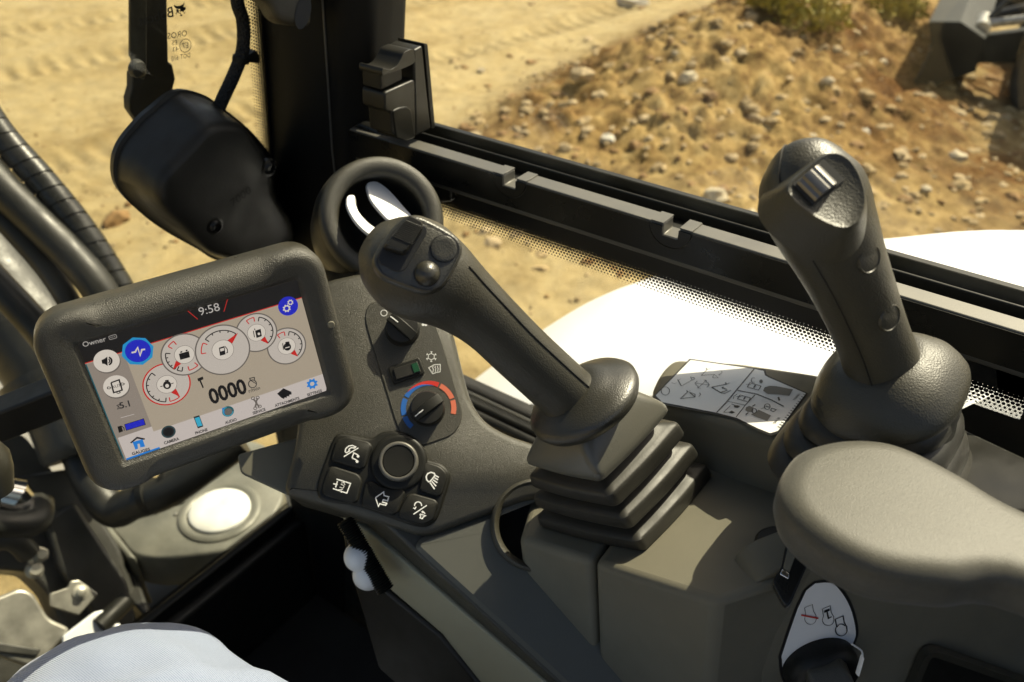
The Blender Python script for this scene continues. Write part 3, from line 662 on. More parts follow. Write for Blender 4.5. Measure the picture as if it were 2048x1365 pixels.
mb = MB(); lathe(mb, cc, (0, 0, 1), [(60*kk, .001), (60*kk, .006), (57*kk, .009), (30*kk, .010), (5*kk, .0102)], 'white_cap', 56); cap = mb.build('round_cap', rt, smooth=50); tag(cap, 'off-white round cap with a smudge')
mb = MB(); slab(mb, Plane(PZ.p-np.array([0, 0, .17]), (0, 0, 1)), [(150, 1010), (560, 960), (640, 1010), (560, 1120), (330, 1240), (262, 1330), (225, 1290), (230, 1180)], .06, 'paint_charcoal'); mb.build('lower_plate', rt, bevel=.01)
for q in ((314, 1027), (372, 1038), (352, 1030)):
    mb = MB(); lathe(mb, PZ.at(*q), (0, 0, 1), [(.004, 0), (.003, .003), (.001, .0035)], 'steel_worn', 10); mb.build('rivet', rt)
# dark mass of the boom foot under and behind it
rt = root('swing_post', PZ.at(120, 1060)-np.array([0, 0, .2]), 'dark swing post with bolts and fittings seen through the lower left windscreen', 'swing post')
PF2 = Plane(onY(120, 1060, 1.20), (0, -.75, .66))
for px_, th, m, nm, off in (([(-60, 960), (150, 930), (250, 1090), (285, 1190), (240, 1290), (140, 1260), (100, 1180), (60, 1140), (-60, 1130)], .10, 'paint_charcoal', 'boss', -.03), ([(150, 1002), (255, 1160), (280, 1260), (235, 1290), (120, 1140), (90, 1040)], .05, 'paint_charcoal', 'gusset', .0), ([(-60, 820), (60, 860), (170, 1000), (60, 1050), (-60, 1010)], .12, 'paint_charcoal', 'housing', -.05)):
    mb = MB(); slab(mb, PF2, px_, th, m, off, .012); mb.build(nm, rt, bevel=.008)
for q, r, m in (((78, 1112), 15, 'zinc'), ((66, 1142), 16, 'zinc'), ((8, 1040), 13, 'zinc')):
    mb = MB(); o = PF2.at(*q, .01); lathe(mb, o, PF2.n, [(r/FPX*1.5, 0), (r/FPX*1.5, .004), (r*.72/FPX*1.5, .005), (r*.72/FPX*1.5, .016), (r*.6/FPX*1.5, .018)], m, 6 if r < 16 else 20); mb.build('bolt', rt, smooth=30)
mb = MB(); sweep(mb, [PF2.at(-40, 985, .02), PF2.at(20, 1000, .03), PF2.at(55, 1030, .0)], [.03, .032, .034], 'chrome', 24); mb.build('hydraulic_fitting', rt)
mb = MB(); sweep(mb, crom([PF2.at(-60, 1045, .05), PF2.at(0, 1060, .06), PF2.at(60, 1050, .05), PF2.at(75, 1010, .02)], 6), .022, 'hose_rubber', 16); mb.build('short_hose', rt)
mb = MB(); sweep(mb, crom([PF2.at(-60, 1090, .03), PF2.at(10, 1085, .05), PF2.at(50, 1110, .03)], 6), .018, 'hose_rubber', 16); mb.build('short_hose', rt)
mb = MB(); slab(mb, PF2, [(-200, 1250), (40, 1240), (130, 1250), (240, 1190), (300, 1500), (-200, 1500)], .05, 'paint_charcoal', -.10); mb.build('under_frame', rt, bevel=.01)
rt = root('bracket_plate', PF2.at(120, 1200), 'grey bracket plate with a bright bolt, lower left beyond the windscreen', 'bracket')
mb = MB(); slab(mb, PF2, [(92, 1190), (128, 1178), (133, 1165), (150, 1163), (160, 1170), (188, 1190), (150, 1233), (92, 1215)], .008, 'steel_worn', .03, .003); mb.build('plate', rt, bevel=.002)
mb = MB(); lathe(mb, PF2.at(152, 1188, .03), PF2.n, [(.012, 0), (.012, .003), (.007, .004), (.007, .012), (.005, .013)], 'zinc', 20); mb.build('bolt', rt)
rt = root('step_plate', PF2.at(40, 1260), 'grey folded step plate at the lower left, behind the knee', 'plate')
mb = MB(); slab(mb, PF2, [(-80, 1225), (30, 1180), (55, 1190), (85, 1240), (130, 1260), (60, 1340), (-80, 1290)], .02, 'steel_worn', .05, .01); mb.build('plate', rt, bevel=.012, seg=4)
mb = MB(); slab(mb, PF2, [(-80, 1275), (70, 1300), (60, 1315), (-80, 1300)], .02, 'paint_charcoal', .055); mb.build('edge_strip', rt, bevel=.003)
rt = root('tow_hook', PF2.at(170, 1240), 'pale forked hook just above the knee', 'hook')
mb = MB(); slab(mb, PF2, [(110, 1275), (172, 1228), (190, 1224), (192, 1234), (178, 1250), (184, 1262), (205, 1252), (222, 1250), (225, 1260), (200, 1285), (110, 1300)], .012, 'paint_white', .06, .004); mb.build('fork', rt, bevel=.003)
mb = MB(); sweep(mb, [PF2.at(180, 1258, .058), PF2.at(238, 1205, .045)], .016, 'rubber_black', 16); mb.build('pin', rt)

# hydraulic hoses rising past the windscreen
def hose(px, D, r, m, lb, spiral=False, ends=True):
    px = [(px[0][0]*4-px[1][0]*3, px[0][1]*4-px[1][1]*3)]+px; D = [D[0]*4-D[1]*3]+D
    P = crom([at(x, y, dd) for (x, y), dd in zip(px, D)], 10); mb = MB(); rt = root('hydraulic_hose', P[-1], lb, 'hose', 'hydraulic hoses on the boom')
    sweep(mb, P, r, m, 20); mb.build('hose', rt, smooth=60)
    if spiral:
        L_ = np.cumsum([0]+[np.linalg.norm(P[i+1]-P[i]) for i in range(len(P)-1)]); tot = L_[-1]
        Q = []; n = int(tot/.0016)
        for i in range(n):
            s = i/n*tot; j = min(np.searchsorted(L_, s, 'right')-1, len(P)-2); c = P[j]+(P[j+1]-P[j])*(s-L_[j])/(L_[j+1]-L_[j])
            t, e, w = frame(P[j+1]-P[j], np.array([.03, .02, 1.])); Q.append((c, e, w, t, s))
        mb = MB(); v = []; f = []; pit = .0245; wd = .0228
        for i, (c, e, w, t, s) in enumerate(Q):
            a = 2*math.pi*s/pit
            for u_, hh in ((-.5, .0008), (-.46, .0026), (.46, .0026), (.5, .0008)): v.append(c+(e*math.cos(a)+w*math.sin(a))*(r+hh)+t*u_*wd)
        f = [(4*i+k, 4*i+k+1, 4*i+k+5, 4*i+k+4) for i in range(len(Q)-1) for k in range(3)]
        mb.add(v, f, m); mb.build('spiral_wrap', rt, smooth=30)
    return rt
hose([(-90, 130), (0, 268), (90, 370), (170, 470), (240, 580), (300, 700)], [1.25, 1.27, 1.29, 1.31, 1.33, 1.35], .020, 'hose_spiral', 'black hose wrapped in a shiny plastic spiral, rightmost of the hoses', True)
hose([(-90, 270), (0, 372), (80, 450), (150, 520), (205, 590), (260, 700)], [1.24, 1.26, 1.28, 1.29, 1.3, 1.32], .026, 'hose_rubber', 'thick matt black hose just left of the spiral wrapped hose')
hose([(-90, 330), (0, 430), (80, 520), (130, 590), (190, 700)], [1.26, 1.28, 1.3, 1.31, 1.32], .017, 'hose_rubber', 'thin black hose between the thick hose and the boom cylinder')
hose([(-90, 480), (0, 575), (70, 650), (120, 720), (170, 820)], [1.3, 1.31, 1.32, 1.33, 1.34], .024, 'hose_rubber', 'lowest black hose, running along the boom cylinder')
rt = root('boom_cylinder', at(110, 760, 1.45), 'fat dark boom cylinder behind the hoses at the left edge', 'cylinder')
mb = MB(); sweep(mb, crom([at(-120, 430, 1.45), at(0, 590, 1.46), at(90, 700, 1.47), at(150, 800, 1.48), at(190, 900, 1.48)], 6), [.085]*24+[.08], 'paint_charcoal', 28, caps=True); mb.build('barrel', rt, smooth=60)
mb = MB(); lathe(mb, at(118, 752, 1.472), at(150, 800, 1.48)-at(90, 700, 1.47), [(.07, -.02), (.092, -.018), (.094, 0), (.092, .018), (.07, .02)], 'paint_charcoal', 32); mb.build('collar', rt)
wb = MB(); box(wb, (.30, 1.75, -.3), (.62, 2.6, .15), 'paint_white'); tag(wb.build('excavator_boom', bevel=.03), 'white painted boom section glimpsed under the hoses at left', 'boom')
mb = MB(); sweep(mb, crom([at(480, 880, 1.43), at(400, 940, 1.42), at(330, 985, 1.42), at(270, 1005, 1.43), at(225, 1020, 1.44), at(180, 960, 1.45), at(150, 880, 1.46)], 6), .029, 'hose_rubber', 20, caps=True)
rt = root('bent_hose', at(330, 985, 1.45), 'fat black bent hose over the swing casting, below the display', 'hose'); mb.build('hose', rt, smooth=60)
mb = MB(); 
for i, q in enumerate(((300, 992), (345, 975))): lathe(mb, at(*q, 1.425), at(330, 985, 1.42)-at(270, 1005, 1.43), [(.025, -.008), (.0325, -.006), (.0325, .006), (.025, .008)], 'rubber_black', 24)
mb.build('clamp', rt)

# wiper arm outside the glass
PO = Plane((0, .93+.045, 0), (0, 1, .15)); Zw = zt(0, 0, 2.626)
rt = root('windscreen_wiper', PO.at(300, 230), 'dark flat wiper outside the windscreen, above the motor cover', 'wiper')
mb = MB(); slab(mb, PO, [Zw(*p) for p in ((672, -500), (760, -500), (758, 380), (745, 415), (715, 400), (690, 370), (682, 310), (672, 290))], .004, 'paint_charcoal', .004); mb.build('arm_plate', rt, bevel=.001)
mb = MB(); slab(mb, PO, [Zw(*p) for p in ((752, -500), (876, -500), (893, 330), (915, 345), (930, 420), (910, 500), (900, 640), (740, 660), (690, 590), (688, 530), (705, 470), (705, 390), (750, 410))], .012, 'paint_black_matt', -.002); mb.build('arm', rt, bevel=.002)
mb = MB(); lathe(mb, PO.at(*Zw(702, 352), .004), PO.n, [(.0095, 0), (.0095, .002), (.008, .006), (.004, .008)], 'paint_charcoal', 20); mb.build('pivot_cap', rt)

# the other machine, far right
p0 = onZ(2128, 258, GZ); rt = root('tracked_machine', p0, 'dark tracked machine with a dozer blade parked beyond the mound, top right', 'machine')
cfh = unit([cf[0], cf[1], 0]); fw = unit(-cr*.88+cfh*.47); sdv = unit(cfh*.88+cr*.47)
DM = np.linalg.norm(p0-CAM)
def tl(a, b, c): return p0+(fw*a+sdv*b+np.array([0, 0, c]))*1.02
trk = MB(); prof = []
for a in np.linspace(-90, 90, 13): prof.append((.16+.22*math.cos(R(a)), .27+.27*math.sin(R(a))))
prof = [(-1.6, 0)]+prof[:]+[(-1.6, .54)]
mat('track_rubber', (.022, .021, .018), .7, var=(.4, 6), bump=('n', 40, .5, .01)); mat('machine_grey', (.016, .018, .015), .6, spec=.2, var=(.2, 4)); mat('machine_fender', (.20, .20, .185), .5); mat('machine_black', (.012, .012, .012), .5)
for s in (0, 1.05):
    prism(trk, [tl(a, s, c) for a, c in prof], sdv*.30, 'track_rubber')
    trk.build('track', rt, bevel=.03); trk = MB()
    for i in range(9):
        a = -1.4+i*.18; lg = MB(); prism(lg, [tl(a, s-.01, -.02), tl(a+.07, s-.01, -.02), tl(a+.07, s-.01, .03), tl(a, s-.01, .03)], sdv*.32, 'track_rubber'); lg.build('track_lug', rt)
    wh = MB(); lathe(wh, tl(.12, s-.012, .27), sdv, [(.17, 0), (.17, .02), (.08, .03), (.05, .01)], 'machine_black', 24); wh.build('idler', rt)
bl = MB(); prof = [(.98, .0), (.86, .10), (.72, .22), (.58, .30), (.58, .50), (.74, .58), (.92, .56), (.86, .40), (.88, .24), (1.02, .03)]
prism(bl, [tl(a, -.12, c) for a, c in prof], sdv*1.6, 'machine_grey'); bl.build('dozer_blade', rt, bevel=.006)
for s in (.0, 1.1):
    ar = MB(); prism(ar, [tl(-.2, s+.1, .42), tl(.83, s+.1, .25), tl(.83, s+.1, .40), tl(.1, s+.1, .60), tl(-.2, s+.1, .60)], sdv*.10, 'machine_grey'); ar.build('blade_arm', rt, bevel=.01)
hs = MB(); prism(hs, [tl(-1.6, .0, .62), tl(.1, .0, .62), tl(.2, .0, .75), tl(.0, .0, 1.35), tl(-1.6, .0, 1.5)], sdv*1.3, 'machine_black'); hs.build('upper_body', rt, bevel=.04)
cy = MB(); sweep(cy, [tl(-.1, .55, .75), tl(.8, .55, .40)], .03, 'machine_black', 16); cy.build('blade_cylinder', rt)
cy = MB(); sweep(cy, [tl(.25, .12, .62), tl(.72, .12, .50)], .028, 'steel_worn', 16); cy.build('piston_rod', rt)
for a_, c_ in ((.62, .52), (.10, .66)):
    cy = MB(); lathe(cy, tl(a_, .02, c_), sdv, [(.05, -.02), (.05, .25), (.03, .26)], 'steel_worn', 18); cy.build('pivot_pin', rt)
cy = MB(); sweep(cy, crom([tl(-.3, .3, .9), tl(.15, .2, .95), tl(.45, .2, .75), tl(.6, .15, .55)], 5), .018, 'hose_rubber', 10); cy.build('ram_hose', rt)
cy = MB(); prism(cy, [tl(-.5, -.05, .58), tl(.22, -.05, .58), tl(.22, -.05, .64), tl(-.5, -.05, .70)], sdv*.4, 'machine_fender'); cy.build('fender', rt, bevel=.015)

# ================================================================== CONSOLE
PFp = at(850, 815, .74); PF = Plane(PFp, -unit(ray(850, 815))+np.array([0, 0, .25]))
PT = Plane(at(1290, 1108, .635), (.02, .36, .93))                        # pod top
con = root('control_console', (.45, .15, .3), 'dark moulded right-hand control console carrying the joysticks', 'console')
fo = [(640, 560), (730, 540), (860, 600), (893, 640), (908, 665), (926, 740), (942, 800), (970, 842), (1015, 868), (1075, 888), (1160, 905), (1160, 1000), (1060, 1000), (1000, 1022), (850, 1077), (790, 1056), (700, 1028), (570, 990), (566, 975), (590, 880), (600, 700)]
mb = MB(); P = [PF.at(x, y) for x, y in fo]; P = fillet(P, .012, 4)
pad(mb, P, PF.n, [(-.004, -.10), (0, -.012), (.0008, -.006), (.003, -.002), (.007, 0)], 'plastic_dark'); mb.build('fascia', con, smooth=40)
# shelf with the cup hole
A = PF.at(850, 1077, -.006); B = PF.at(1000, 1022, -.006); PS = plane3(A, B, at(1110, 1330, .70))
so_ = [(840, 1076), (1000, 1022), (1080, 990), (1180, 1000), (1300, 1200), (1330, 1420), (1200, 1440), (1110, 1352), (828, 1095)]
P = fillet([PS.at(x, y) for x, y in so_], .006, 3); cupc = PS.at(1072, 1050); RC = .0365
P2 = []
for i in range(len(P)):
    a, b = P[i], P[(i+1) % len(P)]; n = max(1, int(np.linalg.norm(b-a)/.012)); P2 += [a+(b-a)*k/n for k in range(n)]
ang = [math.atan2((q-cupc)@PS.e2, (q-cupc)@PS.e1) for q in P2]
circ = [cupc+(PS.e1*math.cos(a)+PS.e2*math.sin(a))*RC*.93 for a in ang]
mb = MB(); loft(mb, [[q-PS.n*.05 for q in P2], [q-PS.n*.004 for q in P2], [q for q in inset(P2, PS.n, .004)], circ], 'plastic_shelf', False, False); mb.build('shelf', con, smooth=40)
mb = MB(); lathe(mb, cupc, PS.n, [(RC*1.06, -.006), (RC*1.08, .003), (RC*1.06, .0065), (RC*.99, .0080), (RC*.92, .006), (RC*.87, .001), (RC*.84, -.07), (.002, -.07)], 'plastic_dark', 56, False, False, ); cup = mb.build('cup_holder', con, smooth=50)
# side skirt below the shelf
S1, S2 = PS.at(828, 1095, -.004), PS.at(1112, 1356, -.004); PV = Plane(S1, np.cross(S2-S1, (.35, .18, -1.0)))
mb = MB(); slab(mb, PV, [(735, 1010), (828, 1096), (1112, 1357), (1180, 1420), (1150, 1440), (1095, 1375), (815, 1138), (735, 1065)], .02, 'plastic_dark', .002); mb.build('edge_trim', con, bevel=.003)
PO_ = plane3(at(740, 1065, .785), at(1090, 1365, .725), at(970, 1365, .775))
mb = MB(); slab(mb, PO_, [(680, 1030), (735, 1062), (815, 1130), (1100, 1375), (1180, 1440), (1000, 1440), (885, 1270), (780, 1180), (715, 1085)], .02, 'plastic_olive', 0); mb.build('side_panel', con, bevel=.002)
mb = MB(); slab(mb, PO_, [(690, 1060), (775, 1178), (885, 1268), (990, 1400), (1000, 1460), (900, 1460), (760, 1330), (700, 1120)], .012, 'plastic_black', .004); mb.build('lower_trim', con, bevel=.003)
mb = MB(); slab(mb, PF, [(455, 900), (600, 860), (600, 985), (566, 988), (462, 940)], .01, 'plastic_grey', -.035, .004); mb.build('bracket_flap', con, bevel=.002)
# pod under the lever: two mouldings with a seam gap between
def pod(name, top, bot, m='plastic_grey'):
    mb = MB(); loft(mb, [[PB.at(x, y) for x, y in bot], [PT.at(x, y) for x, y in top]], m); return mb.build(name, con, bevel=.012, seg=5, bang=25)
PB = Plane(PT.at(1240, 1150)-np.array([0.01, 0.01, .30]), (0, 0, 1))
def down(x, y, dx=0, dy=0, dz=.22):
    w = PT.at(x, y)+np.array([dx, dy, -dz]); q = w-CAM; D = q@cf; return (1024+FPX*(q@cr)/D, 682.5-FPX*(q@cu)/D)
def podz(name, top, shift, m='plastic_grey', bev=.0065):
    mb = MB(); loft(mb, [[PT.at(x, y)+np.array([*s, -.30]) for (x, y), s in zip(top, shift)], [PT.at(x, y) for x, y in top]], m); return mb.build(name, con, bevel=bev, seg=4, bang=25)
SH = (.012, -.022)
podz('pod_end', [(1038, 1078), (1184, 1124), (1230, 1060), (1260, 960), (1075, 950)], [SH]*5)
podz('pod_cover', [(1188, 1126), (1432, 1204), (1560, 1165), (1720, 1085), (1690, 960), (1560, 938), (1430, 928), (1264, 955), (1236, 1062)], [SH, SH, (.05, -.02), (.05, -.02), SH, SH, SH, SH, SH])
# ledge with decal and second joystick
PLd = Plane(PT.p+PT.n*.05, PT.n)
lo_ = [(1296, 785), (1316, 742), (1346, 715), (1480, 722), (1640, 745), (1860, 795), (1905, 812), (1925, 870), (1915, 935), (1840, 985), (1700, 990), (1620, 960), (1590, 900), (1545, 874), (1440, 845), (1345, 812)]
mb = MB(); P = fillet([PLd.at(x, y) for x, y in lo_], .014, 5)
pad(mb, P, PLd.n, [(-.006, -.075), (-.001, -.012), (.001, -.005), (.004, -.0015), (.009, 0)], 'plastic_grey'); mb.build('ledge', con, smooth=50)
mb = MB(); P = fillet([PLd.at(x, y, -.014) for x, y in ((1880, 800), (2060, 880), (2240, 945), (2240, 1010), (2040, 985), (1880, 1000))], .008, 4); pad(mb, P, PLd.n, [(0, -.05), (0, -.006), (.002, -.001), (.005, 0)], 'plastic_black'); mb.build('rear_tray', con, smooth=50)
mb = MB(); slab(mb, PT, [(1500, 1120), (1512, 1062), (1560, 1050), (1600, 1080), (1600, 1120), (1560, 1130)], .02, 'plastic_black', .002, .012); mb.build('finger_recess', con, bevel=.003)
PK = plane3(PT.at(1432, 1204), PT.at(1560, 1165), PT.at(1432, 1204)+np.array([*SH, -.30]))
mb = MB(); slab(mb, PK, [(1500, 1180), (1760, 1080), (2200, 1090), (2200, 1560), (1560, 1560)], .03, 'plastic_grey', -.006, .02); mb.build('key_panel', con, bevel=.004)
mb = MB(); rim = fillet([PK.at(x, y) for x, y in ((1852, 1290), (2120, 1385), (2120, 1560), (1740, 1560))], .02, 6)
loft(mb, [[q-PK.n*.004 for q in rim], [q+PK.n*.003 for q in rim], [q+PK.n*.003 for q in inset(rim, PK.n, .006)], [q-PK.n*.004 for q in inset(rim, PK.n, .008)]], 'plastic_dark', False, False); pk = mb.build('pocket_rim', con, smooth=40)
mb = MB(); mb.add([q-PK.n*.0035 for q in inset(rim, PK.n, .007)], [tuple(range(len(rim)))], 'plastic_black'); mb.build('pocket_floor', con, smooth=0)

# ------------------------------------------------------------------ climate panel
cp = root('climate_panel', PF.at(850, 870), 'climate control panel with two rotary dials between display and lever', 'panel')
Zc = zt(720, 580, 4.404)
def C_(L_): return [Zc(*p) for p in L_]
mb = MB(); P = fillet([PF.at(*p) for p in C_([(40, 250), (70, 120), (560, 40), (730, 480), (830, 830), (915, 1110), (840, 1275), (520, 1385), (370, 1300), (320, 1180), (80, 400)])], .009, 6); pad(mb, P, PF.n, [(0, -.004), (0, .0004), (.0006, .0010)], 'plastic_black' if 0 else 'plastic_dark'); mb.build('plate', cp, smooth=40)
def dial(c, r, mark, ang):
    o = PF.at(*Zc(*c)); mb = MB(); lathe(mb, o, PF.n, [(r*1.04, .001), (r*1.04, .0016), (r, .002), (r*.98, .010), (r*.92, .0115), (r*.5, .0122)], 'plastic_black', 44); dl = mb.build('dial', cp, smooth=40)
    a = R(ang); e = PF.e1*math.cos(a)+PF.e2*math.sin(a); w = np.cross(PF.n, e)
    mb = MB(); rings = []
    for t, hw, h in ((-.98, .30, .0128), (-.6, .30, .0150), (0, .30, .016), (.6, .30, .0150), (.98, .30, .0128)):
        hb = .009; rings.append([o+e*t*r-w*hw*r*1.35*(1-abs(t)*.25)+PF.n*hb, o+e*t*r-w*hw*r+PF.n*h, o+e*t*r+w*hw*r+PF.n*h, o+e*t*r+w*hw*r*1.35*(1-abs(t)*.25)+PF.n*hb])
    loft(mb, rings, 'rubber_black'); mb.build('finger_bar', dl, bevel=.0006, seg=2)
    mb = MB(); stroke3(mb, [o+e*r*.9+PF.n*.0138, o+e*r*.6+PF.n*.0154, o+e*r*.3+PF.n*.0159], PF.n, .0009, 'print_white'); mb.build('pointer', dl, smooth=0, recalc=False)
    return dl
k1 = .74/FPX/4.404
dial((375, 355), 150*k1, 0, 140); dial((595, 1055), 150*k1, 0, 219)
mb = MB(); slab(mb, PF, C_([(248, 690), (522, 605), (575, 742), (298, 842)]), .003, 'rubber_black', .004, .002); rs = mb.build('rocker_switch', cp, bevel=.0008)
mb = MB(); slab(mb, PF, C_([(292, 708), (505, 640), (540, 735), (322, 803)]), .003, 'plastic_black', .0055, .001); mb.build('rocker', rs, bevel=.0006)
mb = MB(); slab(mb, PF, C_([(455, 668), (505, 652), (530, 725), (478, 742)]), .001, 'led_green', .0062); mb.build('indicator_lamp', rs)
pr = MB(); OF = .0013
CC = Zc(598, 1045)
for r0, r1, a0, a1, m, q in ((192, 236, 231, 201, 'print_blue', ()), (192, 236, 197, 158, 'print_blue', ()), (192, 236, 153, 78, 'print_blue', (205, 207)), (228, 232, 143, 67, 'print_red', (206, 250)), (206, 250, 63, 23, 'print_red_pale', ()), (206, 250, 19, -12, 'print_red_pale', ())):
    arc(pr, PF, CC, r0*k1, r1*k1, a0, a1, OF, m, 20, *( (q[0]*k1, q[1]*k1) if q else ()))
arc(pr, PF, Zc(212, 208), 25*k1, 31*k1, 0, 360, OF, 'print_white'); text(pr, PF, 'AUTO', Zc(330, 176), Zc(500, 160), .0042, OF, 'print_white', .02)
for a in range(4):
    aa = R(45+a*90); c = Zc(568+17*math.cos(aa), 300+17*math.sin(aa)); disc(pr, PF, c, 13*k1, OF, 'print_white', 12)
for i in range(3): pass
sn = Zc(628, 592); so3 = PF.at(*sn, OF)
hexp = [so3+(PF.e1*math.cos(R(30+60*i))+PF.e2*math.sin(R(30+60*i)))*30*k1 for i in range(6)]; stroke3(pr, hexp, PF.n, .0005, 'print_white', True)
for i in range(6):
    dd = PF.e1*math.cos(R(30+60*i))+PF.e2*math.sin(R(30+60*i)); w = np.cross(PF.n, dd); stroke3(pr, [so3+dd*30*k1, so3+dd*48*k1], PF.n, .0005, 'print_white'); stroke3(pr, [so3+dd*47*k1+w*9*k1, so3+dd*39*k1, so3+dd*47*k1-w*9*k1], PF.n, .0004, 'print_white')
stroke(pr, PF, C_([(605, 690), (655, 662), (707, 660), (706, 725), (675, 730), (640, 742), (605, 690)]), .0006, OF, 'print_white')
for i in range(3): stroke(pr, PF, C_([(640+22*i, 730-5*i), (648+20*i, 705-4*i), (638+22*i, 690-4*i), (645+21*i, 676-3*i)]), .0005, OF, 'print_white')
tag(pr.build('printed_marks', cp, smooth=0, recalc=False), kind='stuff')

# ------------------------------------------------------------------ keypad
kp = root('keypad', PF.at(760, 1000), 'black rubber keypad with five symbol buttons and a round jog dial', 'keypad')
Zk = zt(620, 850, 6.203); k2 = .735/FPX/6.203
def K_(L_): return [Zk(*p) for p in L_]
ko = [(330, 150), (450, 130), (700, 180), (800, 170), (900, 112), (1050, 95), (1200, 125), (1320, 220), (1380, 370), (1430, 440), (1600, 490), (1700, 570), (1727, 660), (1690, 800), (1600, 1080), (1540, 1190), (1430, 1252), (1300, 1240), (1080, 1170), (600, 1000), (200, 940), (112, 850), (120, 700), (250, 330)]
mb = MB(); P = crom([PF.at(*p) for p in K_(ko)], 4, True); pad(mb, P, PF.n, [(-.001, -.004), (-.001, .0015), (.0006, .003), (.0015, .0034)], 'rubber_black'); mb.build('base', kp, smooth=50)
BT = dict(phone_music=[(330, 195), (470, 150), (735, 215), (790, 275), (745, 400), (690, 540), (620, 565), (290, 470), (268, 420)], auxiliary=[(240, 530), (310, 520), (610, 615), (662, 700), (605, 955), (540, 985), (175, 880), (150, 800)],
          home_arrow=[(690, 720), (770, 700), (900, 770), (1050, 800), (1150, 790), (1190, 850), (1095, 1100), (1020, 1128), (655, 1015), (640, 950)], lamp=[(1400, 480), (1470, 472), (1620, 520), (1700, 600), (1703, 690), (1640, 870), (1580, 905), (1350, 825), (1385, 620)], horn=[(1205, 870), (1280, 850), (1560, 930), (1600, 985), (1540, 1180), (1430, 1243), (1340, 1240), (1110, 1152), (1098, 1090)])
BO = {}
for nm, L_ in BT.items():
    P = fillet([PF.at(*p) for p in K_(L_)], .0035, 4); mb = MB(); pad(mb, P, PF.n, [(0, .003), (.0002, .0048), (.0008, .0058), (.0018, .0062)], 'rubber_black'); BO[nm] = mb.build('button', kp, smooth=60)
def sym(nm, strokes=(), fills=(), w=.00095, txt=None):
    mb = MB()
    for L_ in strokes: stroke(mb, PF, K_(L_), w, .0064, 'print_white', np.allclose(L_[0], L_[-1]) and False)
    for L_ in fills: fill(mb, PF, K_(L_), .0064, 'print_white')
    if txt: text(mb, PF, *txt)
    mb.build('symbol', BO[nm], smooth=0, recalc=False)
def circ_(c, r, a0=0, a1=360, n=20): return [(c[0]+r*math.cos(R(a0+(a1-a0)*i/n)), c[1]+r*math.sin(R(a0+(a1-a0)*i/n))) for i in range(n+1)]
sym('phone_music', [[(430, 405), (608, 298)], [(445, 345), (455, 305), (490, 275), (535, 268), (575, 285), (562, 300), (525, 295), (500, 308), (490, 325), (500, 335), (462, 358), (445, 345)], [(530, 425), (552, 360), (605, 385)], [(530, 420), (590, 450)]], [circ_((604, 402), 17), circ_((592, 465), 18)])
sym('auxiliary', [[(340, 682), (512, 735), (466, 855), (295, 798)], [(300, 738), (352, 750)], [(352, 705), (328, 785)]], txt=('AUX', Zk(412, 772), Zk(448, 690), .0050, .0064, 'print_white', .0))
sym('home_arrow', [[(820, 910), (920, 840), (925, 885), (982, 900), (968, 950), (915, 935), (905, 965), (958, 980), (945, 1003), (870, 985), (855, 1020), (820, 910)]])
sym('lamp', [[(1478, 720), (1448, 690), (1442, 650), (1460, 615), (1500, 598), (1540, 610), (1552, 635), (1510, 690), (1478, 720)], [(1560, 640), (1597, 660)], [(1545, 665), (1588, 690)], [(1528, 690), (1580, 728)], [(1510, 708), (1565, 768)], [(1490, 725), (1545, 805)]], w=.0011)
sym('horn', [[(1285, 1115), (1450, 1005)], circ_((1343, 1005), 43, 10, -190, 18), [(1285, 1035), (1305, 1048), (1318, 1022)], [(1365, 1112), (1437, 1132), (1405, 1148), (1398, 1168), (1368, 1160), (1375, 1140), (1365, 1112)], [(1392, 1098), (1412, 1088), (1428, 1108)], [(1385, 1086), (1408, 1076)]])
o = PF.at(*Zk(1105, 470)); mb = MB(); lathe(mb, o, PF.n, [(350*k2, .001), (345*k2, .0048), (320*k2, .0062), (290*k2, .0066)], 'rubber_black', 56); jb = mb.build('jog_dial', kp, smooth=50)
mb = MB(); lathe(mb, o, PF.n, [(240*k2, .005), (240*k2, .0115), (232*k2, .0135), (215*k2, .0142), (196*k2, .0138), (190*k2, .012)], 'aluminium_dark', 56, False, False); mb.build('ring', jb, smooth=50)
mb = MB(); lathe(mb, o, PF.n, [(191*k2, .005), (191*k2, .012), (180*k2, .0132), (90*k2, .0128)], 'rubber_black', 48); mb.build('push_button', jb, smooth=50)

# ------------------------------------------------------------------ display
SC = [np.array(p) for p in ((.2106, .5198, .9136), (.3503, .4530, .9211), (.3446, .4315, .8284), (.2049, .4983, .8210))]
sc_c = sum(SC)/4; e1 = unit(SC[1]-SC[0]); PD = Plane(sc_c, np.cross(SC[1]-SC[0], SC[3]-SC[0]), e1)
SWD, SHT = .0775, .0476
mon = root('display', sc_c-np.array([0, 0, .085]), 'rugged touch display showing engine gauges, on the console front', 'display')
def rrect(w, h, r, n=7, cx=0, cy=0):
    out = []
    for sx_, sy_, a0 in ((1, 1, 0), (-1, 1, 90), (-1, -1, 180), (1, -1, 270)):
        for k in range(n): a = R(a0+90*k/(n-1)); out.append((cx+sx_*(w-r)+r*math.cos(a), cy+sy_*(h-r)+r*math.sin(a)))
    return out
def dense(P, n=6):
    out = []
    for i in range(len(P)):
        a, b = np.array(P[i]), np.array(P[(i+1) % len(P)]); k = max(1, int(np.linalg.norm(b-a)/.006)); out += [a+(b-a)*j/k for j in range(k)]
    return out
OW, OH = .1025, .0715; CXO = -.0015
base = dense(rrect(OW, OH, .024, 8, CXO))
def ss(a, b, x): t = min(1, max(0, (x-a)/(b-a))); return t*t*(3-2*t)
